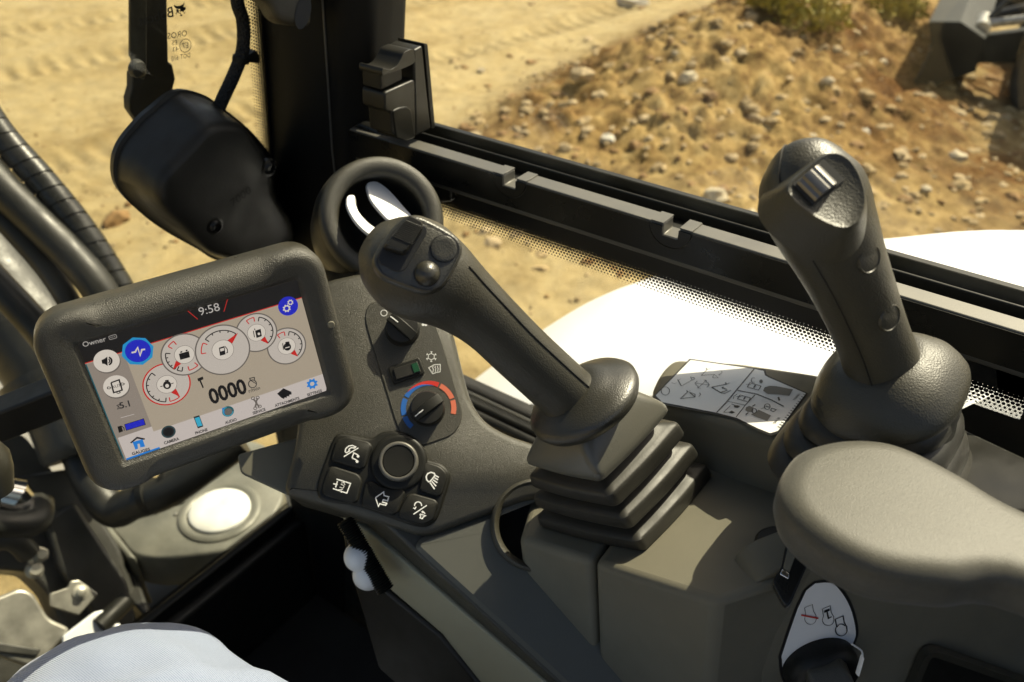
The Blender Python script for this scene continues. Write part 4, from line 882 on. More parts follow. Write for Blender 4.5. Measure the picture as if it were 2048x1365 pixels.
def scallop(P, dz, shr, amt):
    Q = inset([np.array([x, y, 0.0]) for x, y in P], np.array([0, 0, 1.0]), shr); out = []
    for q in Q:
        x, y = q[0], q[1]; k = (1-ss(.056, .070, abs(x-CXO)))*ss(.030, .055, abs(y))
        out.append((x, y-math.copysign(amt*k, y), dz))
    return out
def inner(w, h, r, dz):
    # project the base outline onto a rounded rectangle by angle so that rings match
    out = []
    for x, y in base:
        X0, Y0 = x-CXO, y; s = max(abs(X0)/OW, abs(Y0)/OH); X1, Y1 = X0/OW/s*w, Y0/OH/s*h
        out.append((X1+CXO*(w/OW)*.0, Y1, dz))
    return out
mb = MB()
R0 = [scallop(base, -.034, .008, 0), scallop(base, -.026, .0, 0), scallop(base, -.008, 0, 0.001), scallop(base, -.002, .0012, .0040), scallop(base, .0010, .0035, .0075), scallop(base, .0020, .0070, .0092), scallop(base, .0021, .0085, .0088)]
R0.append(inner(SWD+.0036, SHT+.0036, 0, .0018)); R0.append(inner(SWD+.0028, SHT+.0028, 0, .0013)); R0.append(inner(SWD+.0005, SHT+.0005, 0, -.0017)); R0.append(inner(SWD, SHT, 0, -.0022))
loft(mb, [[PD.to(x, y, z) for x, y, z in r] for r in R0], 'bezel_plastic', True, False); mb.build('housing', mon, smooth=50)
mb = MB(); lathe(mb, PD.to(-.003+.096, .006, .0012), PD.n, [(.0030, -.002), (.0030, .001), (.0024, .0016)], 'plastic_grey', 20); mb.build('light_sensor', mon)
scr = MB(); scr.add([PD.to(x, y, -.002) for x, y in ((-SWD, -SHT), (SWD, -SHT), (SWD, SHT), (-SWD, SHT))], [(0, 1, 2, 3)], 'scr_bg'); scr = scr.build('screen', mon, smooth=0, recalc=False)
PDS = Plane(sc_c-PD.n*.002, PD.n, e1); k3 = .63/FPX
Zd = zt(140, 540, 3.4115)
def D_(L_): return [Zd(*p) for p in L_]
LAY = [0.0]
def lay(): LAY[0] += .00012; return LAY[0]
def sbuild(mb, nm):
    mb.v = [tuple(np.array(q)-PDS.n*(((np.array(q)-PDS.p)@PDS.n)*.8)) for q in mb.v]
    return mb.build(nm, scr, smooth=0, recalc=False)
CT = [PDS.uv(*p) for p in ((155, 690), (595, 560), (655, 783), (248, 925))]
def su(u, v): return PDS.to(-SWD+2*SWD*u, SHT-2*SHT*v)
def suf(mb, L_, off, m): return mb.add([su(u, v)+PDS.n*off for u, v in L_], [tuple(range(len(L_)))], m)
mb = MB(); a = lay(); suf(mb, [(0, 0), (1, 0), (1, .155), (0, .155)], a, 'scr_bar'); a = lay()
stroke3(mb, [su(0, .157)+PDS.n*a, su(1, .157)+PDS.n*a], PDS.n, .0007, 'scr_red')
for q in (((872, 338), (800, 278)), ((1050, 286), (1075, 200))): stroke(mb, PDS, D_(q), .0005, a, 'scr_red')
text(mb, PDS, '9:58', Zd(950, 272), Zd(1100, 232), .0088, a, 'scr_text', .0); text(mb, PDS, 'Owner', Zd(165, 493), Zd(300, 457), .0052, a, 'scr_text')
P = rrect(.0024, .0013, .0006, 4); o = PDS.at(*Zd(292, 459), a); stroke3(mb, [o+PDS.e1*x+PDS.e2*y for x, y in P], PDS.n, .0003, 'scr_text', True)
for i in (-1, 0, 1): mb.add([o+PDS.e1*(i*.0012+.0003*math.cos(t))+PDS.e2*.0003*math.sin(t) for t in np.linspace(0, 6.28, 9)[:-1]], [tuple(range(8))], 'scr_text')
sbuild(mb, 'status_bar')
mb = MB(); a = lay(); suf(mb, [(0, .165), (.165, .165), (.165, 1), (0, 1)], a, 'scr_col'); a = lay(); suf(mb, [(.012, .80), (.165, .80), (.165, .985), (.012, .985)], a, 'scr_light'); a = lay(); suf(mb, [(.012, .985), (.165, .985), (.165, 1), (.012, 1)], a, 'scr_sky'); suf(mb, [(0, .165), (.005, .165), (.005, 1), (0, 1)], a, 'scr_teal')
a = lay()
for c in ((250, 622), (315, 795)): disc(mb, PDS, Zd(c[0]+4, c[1]+7), 79/3.4115*k3, a, 'scr_grey'); disc(mb, PDS, Zd(*c), 77/3.4115*k3, a+.0001, 'scr_white')
a += .0003; fill(mb, PDS, D_([(215, 615), (232, 608), (255, 592), (257, 655), (236, 642), (219, 640)]), a, 'scr_black'); stroke(mb, PDS, D_(circ_((258, 622), 26, -75, 75)), .0012, a, 'scr_black'); stroke(mb, PDS, D_(circ_((258, 622), 13, -75, 75)), .0008, a, 'scr_black')
stroke(mb, PDS, D_([(280, 770), (335, 750), (356, 820), (298, 838), (280, 770)]), .0010, a, 'scr_black'); text(mb, PDS, 'AUX', Zd(318, 793), Zd(400, 770), .0033, a, 'scr_black')
for c, d_ in (((265, 805), (-1, 0)), ((358, 778), (1, -.3)), ((330, 835), (0, 1))): stroke(mb, PDS, D_([(c[0]-10, c[1]-6), (c[0]+4, c[1]-6), (c[0]+14, c[1]), (c[0]+4, c[1]+8), (c[0]-10, c[1]+6), (c[0]-10, c[1]-6)]), .0005, a, 'scr_black')
text(mb, PDS, '5.1', Zd(378, 920), Zd(480, 893), .0066, a, 'scr_dark', .02); stroke(mb, PDS, D_([(318, 925), (338, 918), (324, 950), (345, 944), (318, 925)]), .0005, a, 'scr_dark'); stroke(mb, PDS, D_([(345, 1010), (438, 985)]), .0004, a, 'scr_light')
fill(mb, PDS, D_([(372, 1055), (502, 1015), (514, 1056), (384, 1095)]), a, 'scr_blue'); stroke(mb, PDS, D_([(372, 1055), (502, 1015), (514, 1056), (384, 1095), (372, 1055)]), .0004, a+.0001, 'scr_black')
fill(mb, PDS, D_([(324, 1070), (350, 1062), (362, 1102), (334, 1112)]), a, 'scr_black'); stroke(mb, PDS, D_([(352, 1066), (368, 1078), (370, 1098)]), .0006, a, 'scr_dark')
fill(mb, PDS, D_([(426, 1175), (495, 1155), (512, 1205), (480, 1212), (474, 1185), (460, 1188), (464, 1220), (446, 1226)]), a, 'scr_sky'); fill(mb, PDS, D_([(410, 1178), (456, 1138), (512, 1150), (508, 1160), (458, 1152), (418, 1184)]), a+.0001, 'scr_dark'); text(mb, PDS, 'GAUGES', Zd(484, 1240), Zd(600, 1208), .0033, a, 'scr_black', .03)
sbuild(mb, 'side_column')
mb = MB(); a = lay(); suf(mb, [(.165, .845), (1, .845), (1, 1), (.165, 1)], a, 'scr_light'); a = lay()
a2 = a+.0002
disc(mb, PDS, Zd(672, 1105), 46/3.41*k3, a, 'scr_dark'); disc(mb, PDS, Zd(672, 1105), 30/3.41*k3, a2, 'scr_black'); arc(mb, PDS, Zd(672, 1105), 38/3.41*k3, 41/3.41*k3, 0, 360, a2, 'scr_teal')
fill(mb, PDS, D_([(842, 1003), (882, 992), (910, 1068), (872, 1082)]), a, 'scr_dark'); fill(mb, PDS, D_([(850, 1012), (882, 1002), (903, 1062), (872, 1070)]), a2, 'scr_cyan')
disc(mb, PDS, Zd(1078, 966), 40/3.41*k3, a, 'scr_teal'); arc(mb, PDS, Zd(1078, 966), 31/3.41*k3, 36/3.41*k3, 90, 340, a2, 'scr_cyan'); disc(mb, PDS, Zd(1080, 968), 26/3.41*k3, a2, 'scr_grey'); fill(mb, PDS, D_([(1036, 945), (1052, 938), (1058, 985), (1042, 975)]), a, 'scr_sky')
stroke(mb, PDS, D_([(1262, 940), (1272, 905), (1250, 880)]), .0013, a, 'scr_grey'); stroke(mb, PDS, D_([(1290, 935), (1268, 905), (1280, 875)]), .0013, a2, 'scr_grey')
for c in ((1264, 944), (1294, 932), (1248, 876), (1280, 872)): arc(mb, PDS, Zd(*c), 8/3.41*k3, 14/3.41*k3, 0, 360, a2, 'scr_grey', 12)
fill(mb, PDS, D_([(1413, 845), (1455, 808), (1510, 832), (1512, 850), (1495, 852), (1498, 864), (1478, 862), (1480, 872), (1462, 872), (1462, 882), (1440, 872)]), a, 'scr_black')
def gear(c, r0, r1, n, m, hole, off, hm):
    o = PDS.at(*Zd(*c), off); v = []
    for i in range(n*4): rr = r1 if (i//2) % 2 == 0 else r0; t = 2*math.pi*(i+.5)/(n*4); v.append(o+(PDS.e1*math.cos(t)+PDS.e2*math.sin(t))*rr/3.41*k3)
    mb.add(v, [tuple(range(len(v)))], m); disc(mb, PDS, Zd(*c), hole/3.41*k3, off+.0001, hm, 20)
gear((1652, 778), 32, 42, 8, 'scr_sky', 16, a, 'scr_light')
for s, c in (('CAMERA', (692, 1168)), ('PHONE', (896, 1103)), ('AUDIO', (1098, 1033)), ('SERVICE', (1290, 966)), ('ATTACHMENTS', (1482, 902)), ('SETTINGS', (1668, 840))): text(mb, PDS, s, Zd(*c), Zd(c[0]+100, c[1]-32), .0034, a, 'scr_black', .03, sx=.8)
sbuild(mb, 'menu_bar')
mb = MB(); a = lay()
for k_, m_ in ((1.18, 'scr_glow'),): mb.add([PDS.at(*Zd(464+105*sx_+0*sy_, 553+100*sy_+(-28 if sx_ > 0 else 28)), a) for sx_, sy_ in ((-1, -1), (1, -1), (1, 1), (-1, 1))], [(0, 1, 2, 3)], 'scr_glow_soft')  if False else disc(mb, PDS, Zd(462, 555), 100/3.41*k3, a, 'scr_glow', 8)
a = lay(); disc(mb, PDS, Zd(464, 553), 78/3.41*k3, a, 'scr_blue'); a = lay(); stroke(mb, PDS, D_([(420, 565), (445, 560), (462, 530), (478, 585), (490, 545), (512, 542)]), .0012, a, 'scr_white')
sbuild(mb, 'pulse_icon'); mb = MB(); disc(mb, PDS, Zd(1488, 247), 69/3.41*k3, a, 'scr_blue'); gear((1478, 263), 22, 29, 8, 'scr_white', 14, a+.0001, 'scr_blue'); gear((1503, 222), 16, 22, 8, 'scr_white', 10, a+.0001, 'scr_blue')
sbuild(mb, 'gear_icon')
def gauge(c, r, ri, arcs, ned, ring='scr_grey', icon=()):
    mb = MB(); a = lay(); s = k3/3.41; cz = Zd(*c); disc(mb, PDS, cz, r*s, a, 'scr_dial'); arc(mb, PDS, cz, (r-5)*s, (r+4)*s, 0, 360, a+.0001, ring, 48)
    disc(mb, PDS, cz, ri*s*1.04, a+.0001, 'scr_grey'); disc(mb, PDS, cz, ri*s, a+.0002, 'scr_white')
    o = PDS.at(*cz, a+.0001)
    for r_, a0, a1, m, tk in arcs:
        arc(mb, PDS, cz, (r_-3.5)*s, (r_+3.5)*s, a0, a1, a+.0001, m)
        for t in np.linspace(a0, a1, tk):
            dd = PDS.e1*math.cos(R(t))+PDS.e2*math.sin(R(t)); l = 30 if t in (a0, a1) else 15; stroke3(mb, [o+dd*r_*s, o+dd*(r_-l)*s], PDS.n, 7*s, m)
    dd = PDS.e1*math.cos(R(ned))+PDS.e2*math.sin(R(ned)); w = np.cross(PDS.n, dd); mb.add([o+PDS.n*.00025+dd*(ri+2)*s+w*20*s, o+PDS.n*.00025+dd*(r*.87)*s, o+PDS.n*.00025+dd*(ri+2)*s-w*20*s], [(0, 1, 2)], 'scr_red')
    for kind, L_ in icon:
        if kind == 'f': fill(mb, PDS, D_(L_), a+.0003, 'scr_black')
        elif kind == 'w': fill(mb, PDS, D_(L_), a+.0004, 'scr_white')
        else: stroke(mb, PDS, D_(L_), .0006, a+.0003, 'scr_black')
    LAY[0] += .0004; sbuild(mb, 'gauge')
gauge((1478, 520), 134, 60, [(108, 66, -60, 'scr_black', 6), (108, 112, 84, 'scr_red', 2)], -62, icon=[('f', circ_((1482, 525), 26)), ('f', [(1468, 492), (1495, 488), (1498, 505), (1470, 508)]), ('s', [(1450, 500), (1456, 545)]), ('w', [(1468, 530), (1498, 522), (1498, 528), (1468, 536)])])
gauge((1272, 428), 138, 60, [(112, 66, -60, 'scr_black', 6), (112, 112, 84, 'scr_red', 2)], -62, icon=[('f', [(1262, 415), (1300, 402), (1308, 452), (1272, 464)]), ('w', circ_((1288, 436), 9)), ('s', [(1250, 415), (1258, 460)]), ('s', [(1262, 412), (1258, 400)])])
gauge((660, 780), 148, 62, [(126, 120, 250, 'scr_black', 7), (126, 262, 292, 'scr_red', 2)], -66, 'scr_red', [('f', circ_((662, 785), 28)), ('w', circ_((662, 790), 13)), ('f', [(648, 752), (672, 748), (674, 765), (650, 768)]), ('s', [(615, 795), (632, 792)]), ('s', [(690, 776), (706, 770)])])
gauge((780, 577), 146, 62, [(118, 156, 222, 'scr_black', 5), (118, 230, 246, 'scr_black', 2), (118, 132, 108, 'scr_red', 2), (118, 268, 300, 'scr_red', 2)], 218, icon=[('f', [(742, 572), (810, 553), (818, 595), (752, 613)]), ('f', [(752, 566), (764, 562), (766, 552), (752, 556)]), ('f', [(790, 556), (802, 552), (800, 542), (788, 546)])])
gauge((1042, 545), 178, 70, [(140, 36, 128, 'scr_black', 5), (140, 140, 172, 'scr_red', 2)], 34, icon=[('f', [(1015, 530), (1052, 518), (1060, 575), (1022, 585)]), ('w', [(1022, 538), (1048, 530), (1051, 548), (1026, 556)]), ('s', [(1056, 520), (1072, 540), (1074, 562), (1064, 566)])])
mb = MB(); a = lay(); text(mb, PDS, '0000', Zd(1076, 833), Zd(1250, 776), .0172, a, 'scr_black', .03, sx=.80)
stroke(mb, PDS, D_(circ_((1244, 776), 27)+[(1228, 750), (1225, 738), (1256, 732), (1258, 748)]), .0007, a, 'scr_dark'); text(mb, PDS, 'r/min', Zd(1256, 815), Zd(1330, 792), .0042, a, 'scr_dark', .01)
fill(mb, PDS, D_([(868, 740), (905, 726), (910, 744), (892, 752), (912, 800), (904, 806), (882, 756), (874, 760)]), a, 'scr_black'); sbuild(mb, 'engine_speed')
mb = MB(); mb.add([PD.to(x, y, -.0008) for x, y in ((-SWD, -SHT), (SWD, -SHT), (SWD, SHT), (-SWD, SHT))], [(0, 1, 2, 3)], 'glass_screen'); mb.build('cover_glass', mon, smooth=0, recalc=False)
# mount behind the display
mb = MB(); sweep(mb, [PD.to(.02, -.02, -.034), PD.to(.06, -.05, -.10), PD.to(.09, -.07, -.15)], .022, 'plastic_black', 20); mb.build('mount', mon)
# rail the display hangs on, running to the left
rt = root('crossbar', at(60, 850, .80), 'black square bar running left from behind the display', 'bar')
mb = MB(); a_, b_ = at(-140, 895, .86), at(170, 772, .86)
t_, s_, w_ = frame(b_-a_, np.array([0, 0, 1.])); h_ = .017
loft(mb, [[p+s_*h_*i+w_*h_*j for i, j in ((1, 1), (-1, 1), (-1, -1), (1, -1))] for p in (a_, b_, at(330, 720, .86))], 'paint_black_matt'); mb.build('bar', rt, bevel=.003)
rt = root('travel_lever', at(5, 1100, .80), 'rounded black knob of a travel lever at the left edge', 'lever')
mb = MB(); lathe(mb, at(-12, 985, .74), (.1, .15, 1), [(.006, -.002), (.016, 0), (.021, .02), (.022, .034), (.016, .048), (.004, .053)], 'grip_smooth', 32); mb.build('knob', rt, smooth=60)
mb = MB(); sweep(mb, [at(-12, 985, .74), at(-30, 1150, .80), at(-45, 1400, .95)], .006, 'paint_black', 14); mb.build('stem', rt)

# ================================================================== AIR VENT
vn = unit(-unit(ray(768, 437))+.22*cr+.22*cu); vc = at(766, 437, .80); kv = .80/FPX
vt = root('air_vent', vc-vn*.06, 'round swivelling air vent with white louvres behind the lever head', 'air vent')
mb = MB(); lathe(mb, vc, vn, [(.046, -.085), (.058, -.07), (.0615, -.03), (.061, -.012), (.058, -.004)], 'plastic_black', 64, True, False); mb.build('housing', vt, smooth=50)
mb = MB(); lathe(mb, vc, vn, [(.0588, -.006), (.0585, .0015), (.0565, .0050), (.0520, .0065), (.0440, .0055), (.0415, .0030), (.0405, -.006)], 'plastic_dark', 72, False, False); rg = mb.build('ring', vt, smooth=60)
mb = MB(); e1v = unit(cr-vn*(cr@vn)); e2v = np.cross(vn, e1v)
for i in range(120):
    a = 2*math.pi*i/120; dd = e1v*math.cos(a)+e2v*math.sin(a); tt = np.cross(vn, dd); o = vc+dd*.0545+vn*.0045
    mb.add([o-tt*.0007-dd*.0012, o+tt*.0007-dd*.0012, o+tt*.0007+dd*.0012, o-tt*.0007+dd*.0012, o+vn*.0012], [(0, 1, 4), (1, 2, 4), (2, 3, 4), (3, 0, 4)], 'rubber_black')
mb.build('serrated_edge', rg, smooth=0)
mb = MB(); lathe(mb, vc, vn, [(.041, -.003), (.040, -.016), (.034, -.030), (.018, -.040), (.001, -.042)], 'paint_black_matt', 56, False, False); mb.build('bowl', vt, smooth=60)
Zv = zt(620, 320, 4.55); PVn = Plane(vc+vn*.006, vn+.8*SUN)
for L_ in ([(525, 210), (600, 195), (680, 240), (755, 310), (850, 420), (930, 520), (900, 590), (800, 590), (715, 545), (640, 470), (560, 370), (522, 270)], [(345, 330), (405, 325), (415, 400), (450, 480), (530, 570), (630, 650), (620, 720), (560, 690), (480, 630), (400, 540), (340, 420)]):
    P = crom([PVn.at(*Zv(*p)) for p in L_], 4, True); mb = MB(); pad(mb, P, PVn.n, [(0, -.003), (0, -.0006), (.0006, 0)], 'plastic_white'); bl_ = mb.build('louvre', vt, smooth=40)
    mb = MB(); prism(mb, [p-PVn.n*.0035+e1v*.002 for p in P], -vn*.014+e1v*.004, 'plastic_black'); mb.build('louvre_back', bl_, smooth=40)
mb = MB(); sweep(mb, crom([vc-vn*.05, vc-vn*.10-np.array([0, 0, .03]), PF.at(760, 600, -.05)], 5), [.05]*11, 'plastic_black', 32); mb.build('duct_neck', vt, smooth=60)

# ================================================================== JOYSTICKS
def grip_rings(spec, n=5, seg=40, sq=2.2):
    A = crom([np.array([x, y, D, h, t]) for x, y, D, h, t in spec], n)
    pts = [at(a[0], a[1], a[2]) for a in A]; N = len(pts); out = []
    for i in range(N):
        t, s, w = frame(pts[min(i+1, N-1)]-pts[max(i-1, 0)], cf); hw = A[i][3]*A[i][2]/FPX; tk = A[i][4]
        out.append((pts[i], t, s, w, hw, tk))
    return out
def gpt(R_, a, off=0.0, sq=2.2):
    c, t, s, w, hw, tk = R_; ca, sa = math.cos(a), math.sin(a)
    return c+s*(hw+off)*math.copysign(abs(ca)**(2/sq), ca)+w*(tk+off)*math.copysign(abs(sa)**(2/sq), sa)
def gbuild(mb, RR, m, seg=44):
    loft(mb, [[gpt(r, 2*math.pi*k/seg) for k in range(seg)] for r in RR], m); return mb
def patch(mb, RR, i0, i1, a0, a1, off, m, n=14):
    L_ = list(range(i0, i1)); v = []; f = []
    for i in L_:
        u_ = (i-i0)/max(1, len(L_)-1); sh = math.sqrt(max(0.0, 1-max(0, (abs(u_-.5)*2-.9)/.1)**2)); mid = (a0+a1)/2; hf = (a1-a0)/2*max(sh, .15)
        for k in range(n+1): v.append(gpt(RR[i], R(mid-hf+2*hf*k/n), off*(0.0 if k in (0, n) or i in (i0, i1-1) else 1)))
    f = [(i*(n+1)+k, i*(n+1)+k+1, (i+1)*(n+1)+k+1, (i+1)*(n+1)+k) for i in range(len(L_)-1) for k in range(n)]
    mb.add(v, f, m); return v, n
# --- lever with button head
j1 = root('blade_lever', PT.at(1252, 1003), 'black lever with a three-button head leaning forward on a stepped rubber boot', 'joystick')
S1 = [(744, 468, .516, 14, .006), (750, 473, .517, 40, .015), (762, 484, .519, 66, .021), (785, 503, .522, 90, .025), (828, 535, .528, 102, .027), (873, 562, .536, 92, .027), (922, 596, .546, 75, .023), (977, 641, .558, 64, .020), (1040, 702, .574, 61, .019), (1105, 762, .592, 60, .0195), (1140, 793, .6015, 60, .0197), (1156, 806, .605, 62, .021), (1166, 814, .608, 62, .021)]
RR = grip_rings(S1); mb = gbuild(MB(), RR, 'grip_leather'); mb.build('grip', j1, smooth=60)
mb = MB(); P = [gpt(RR[i], R(-53), .0004) for i in range(26, 50)]; sweep(mb, P, .0005, 'print_black', 6); mb.build('seam', j1)
PH = Plane(at(838, 508, .5005), -unit(ray(838, 508))+.10*cr+.16*cu); kh = .5/FPX/4.55
po = [(800, 444), (822, 434), (850, 440), (905, 470), (921, 490), (919, 515), (890, 565), (868, 581), (840, 582), (775, 558), (755, 540), (750, 518), (765, 487)]
mb = MB(); P = crom([PH.at(*p) for p in po], 5, True); pad(mb, P, PH.n, [(-.002, -.016), (-.0008, -.002), (0, -.0006), (.001, 0)], 'grip_smooth'); mb.build('head_plate', j1, smooth=50)
mb = MB(); P2_ = inset(P, PH.n, .0014); stroke3(mb, [p+PH.n*.0002 for p in P2_], PH.n, .0006, 'print_black', True); mb.build('plate_groove', j1, smooth=0, recalc=False)
Zh = zt(620, 320, 4.55)
mb = MB(); slab(mb, PH, [Zh(*p) for p in ((620, 900), (660, 780), (850, 540), (920, 520), (1060, 610), (1065, 670), (860, 1010), (790, 1025), (640, 950))], .002, 'print_black', .0008, .003); mb.build('switch_well', j1, bevel=.0004)
swp = [(668, 800), (830, 580), (895, 532), (1012, 592), (1016, 655), (868, 862), (828, 872), (685, 822)]
mb = MB(); P = fillet([PH.at(*Zh(*p)) for p in swp], .0015, 3); pad(mb, P, PH.n, [(-.0003, 0), (0, .007), (.0003, .0110), (.0012, .0122)], 'plastic_black'); tsw = mb.build('thumb_switch', j1, smooth=40)
A1, B1, A2, B2 = [PH.at(*Zh(*p), .0122) for p in ((852, 590), (1000, 650), (735, 725), (915, 800))]
for i in range(11):
    t = i/10; mb = MB(); sweep(mb, [A1+(A2-A1)*t+PH.n*.0001, B1+(B2-B1)*t+PH.n*.0001], .00045, 'plastic_black', 6); mb.build('rib', tsw)
for c, r, dome in (((1218, 810), 122, 0), ((1065, 1035), 118, 1)):
    o = PH.at(*Zh(*c)); r *= kh
    mb = MB(); lathe(mb, o, PH.n, [(r*1.06, -.001), (r*1.06, .0004), (r*.99, .0004), (r*.99, -.001)], 'print_black', 40, False, False); gv_ = mb.build('button_gap', j1)
    mb = MB(); lathe(mb, o, PH.n, [(r*.98, -.001), (r*.98, .0009), (r*.9, .0018 if dome else .0012), (r*.6, .0042 if dome else .0011), (r*.3, .0053 if dome else .001), (r*.02, .0056 if dome else .001)], 'grip_smooth', 40); mb.build('round_button', j1, smooth=60)
ax1 = unit(unit(RR[-1][0]-RR[-14][0])-PT.n); sk = at(1161, 790, .606)
mb = MB(); lathe(mb, sk, ax1, [(.0150, -.012), (.0200, -.0115), (.0250, -.0085), (.0320, -.0045), (.0395, -.0005), (.0425, .003), (.0424, .007), (.0395, .0120), (.0320, .016), (.0200, .020)], 'grip_smooth', 64); mb.build('skirt', j1, smooth=70)
PCp = Plane(at(1200, 962, .588), (-.11, .45, .885))
cL, cF, cR = PCp.at(1050, 925), PCp.at(1200, 962), PCp.at(1340, 815); bL, bF, bR = PT.at(1075, 1055), PT.at(1290, 1108), PT.at(1430, 950)
def sqr(t, sc, rad, n=6):
    Q = [cL+(bL-cL)*t, cF+(bF-cF)*t, cR+(bR-cR)*t]; Q.append(Q[0]+Q[2]-Q[1]); c = sum(Q)/4
    Q = [c+(q-c)*sc for q in Q]
    M_ = []
    for i in range(4):
        a, b = Q[i], Q[(i+1) % 4]; M_ += [a, (a+b)/2+((a+b)/2-c)*.06]
    return fillet(M_, [rad, .05]*4, n)
def fold(name, seq, m='rubber_boot'):
    mb = MB(); loft(mb, [sqr(t, s, r) for t, s, r in seq], m); return mb.build(name, j1, smooth=38)
fold('boot_cap', [(-.40, .50, .008), (-.385, .60, .010), (-.34, .70, .010), (-.26, .82, .009), (-.16, .92, .008), (-.07, .985, .006), (-.03, 1.0, .006), (.015, .995, .006), (.035, .97, .006), (.05, .80, .006)], 'boot_rubber_sunlit')
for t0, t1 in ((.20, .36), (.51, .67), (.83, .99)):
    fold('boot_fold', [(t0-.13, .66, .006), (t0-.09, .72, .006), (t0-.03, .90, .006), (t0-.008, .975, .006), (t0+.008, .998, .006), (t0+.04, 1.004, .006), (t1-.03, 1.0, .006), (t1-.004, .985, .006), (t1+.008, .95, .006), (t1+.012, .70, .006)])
# --- roller joystick
j2 = root('roller_joystick', PLd.at(1748, 905), 'grey textured joystick with a chrome roller switch in its head, right', 'joystick')
S2 = [(1598, 303, .476, 14, .006), (1600, 309, .475, 46, .015), (1605, 328, .473, 74, .022), (1614, 360, .472, 97, .0255), (1630, 402, .473, 105, .026), (1652, 455, .479, 98, .025), (1681, 520, .489, 86, .0225), (1711, 590, .503, 77, .0210), (1739, 660, .518, 71, .0205), (1760, 718, .532, 72, .0215), (1768, 740, .537, 74, .022)]
RR2 = grip_rings(S2); gbuild(MB(), RR2, 'grip_leather').build('grip', j2, smooth=60)
mb = MB(); P = [gpt(RR2[i], R(180+40), .0003) for i in range(5, 46)]; sweep(mb, P, .0005, 'print_black', 6); mb.build('seam', j2)
PJ = Plane(at(1655, 390, .4385), -cf-.06*cr+.26*cu)
fo_ = [(1577, 375), (1600, 350), (1640, 318), (1668, 309), (1695, 320), (1716, 350), (1728, 390), (1724, 425), (1708, 448), (1685, 456), (1650, 445), (1610, 420), (1585, 397)]
mb = MB(); P = crom([PJ.at(*p) for p in fo_], 5, True); pad(mb, P, PJ.n, [(-.010, -.026), (-.0055, -.012), (-.002, -.003), (-.0008, -.0002), (0, .0006), (.0012, .0002), (.0025, -.0004)], 'grip_leather'); mb.build('face', j2, smooth=60)
Zr = zt(1500, 280, 4.873); kq = .44/FPX/4.873
mb = MB(); slab(mb, PJ, [Zr(*p) for p in ((410, 432), (715, 190), (925, 390), (608, 642))], .004, 'print_black', .0006, .0006); mb.build('roller_well', j2)
ra, rb = PJ.at(*Zr(425, 440)), PJ.at(*Zr(612, 628)); rc, rd = PJ.at(*Zr(690, 225)), PJ.at(*Zr(885, 408))
axr = unit(rb-ra); rad = np.linalg.norm(rc-ra)/2; oc = (ra+rb+rc+rd)/4-PJ.n*(rad*.50)
ln = np.linalg.norm(rb-ra)/2*.98; mb = MB(); segs = []
e_a = unit((rc-ra)-axr*((rc-ra)@axr)); e_b = np.cross(axr, e_a); ringp = []
for k in range(72):
    a = 2*math.pi*k/72; ph = k % 9; rr_ = rad*(1.02 if ph < 6 else (.93 if ph == 7 else .97)); ringp.append((a, rr_))
loft(mb, [[oc+axr*s*ln+(e_a*math.cos(a)+e_b*math.sin(a))*r_*q for a, r_ in ringp] for s, q in ((-1, .9), (-.97, 1), (.97, 1), (1, .9))], 'roller_steel'); mb.build('roller', j2, smooth=30)
def onring(RRx, px, py):
    best = None
    for r_ in RRx:
        for k in range(-170, 10, 3):
            q = gpt(r_, R(k), .0); v = q-CAM; D = v@cf; e = (1024+FPX*(v@cr)/D-px)**2+(682.5-FPX*(v@cu)/D-py)**2
            if best is None or e < best[0]: best = (e, q, unit(q-r_[0]))
    return best[1], best[2]
for q in ((1741, 520), (1783, 640)):
    o, nn = onring(RR2, *q); mb = MB(); e1_ = unit(np.cross(nn, (0, 0, 1.))); e2_ = np.cross(nn, e1_)
    lathe(mb, o, nn, [(.0082, -.003), (.0082, -.0003), (.0077, .0002), (.0072, -.0004), (.006, -.0001), (.002, .0002)], 'grip_leather', 28); mb.build('blank_button', j2, smooth=60)
ax2 = unit(RR2[-1][0]-RR2[-12][0]); ax2 = unit(ax2-.45*PT.n); sk = at(1770, 760, .5445); kk2 = .546/FPX
mb = MB(); lathe(mb, sk, ax2, [(62*kk2, -.020), (76*kk2, -.0195), (90*kk2, -.0165), (111*kk2, -.011), (130*kk2, -.004), (140*kk2, .003), (145*kk2, .008), (144*kk2, .0115), (139*kk2, .0140), (126*kk2, .0155), (80*kk2, .017)], 'grip_leather', 96, sx=cr, sqp=2.5, rot=R(38)); mb.build('skirt', j2, smooth=70)
bb = PLd.at(1742, 915); top = sk+ax2*.012; axb = unit(bb-top); Lb = np.linalg.norm(bb-top)+.010
for i, (r0, r1) in enumerate(((.0405, .042), (.0455, .0475), (.0515, .054), (.058, .061))):
    h0 = Lb*(i/4); h1 = Lb*((i+.62)/4); mb = MB()
    lathe(mb, top, axb, [(r0*.82, h0-.006), (r0*.94, h0-.002), (r0*1.0, h0+.001), (r1, h1-.002), (r1*.99, h1), (r1*.80, h1+.002)], 'rubber_boot', 96, sx=cr, sqp=3.4, rot=R(38)); mb.build('boot_fold', j2, smooth=40)
mb = MB(); lathe(mb, top, axb, [(.040, -.01), (.050, Lb)], 'rubber_black', 40); mb.build('boot_core', j2)

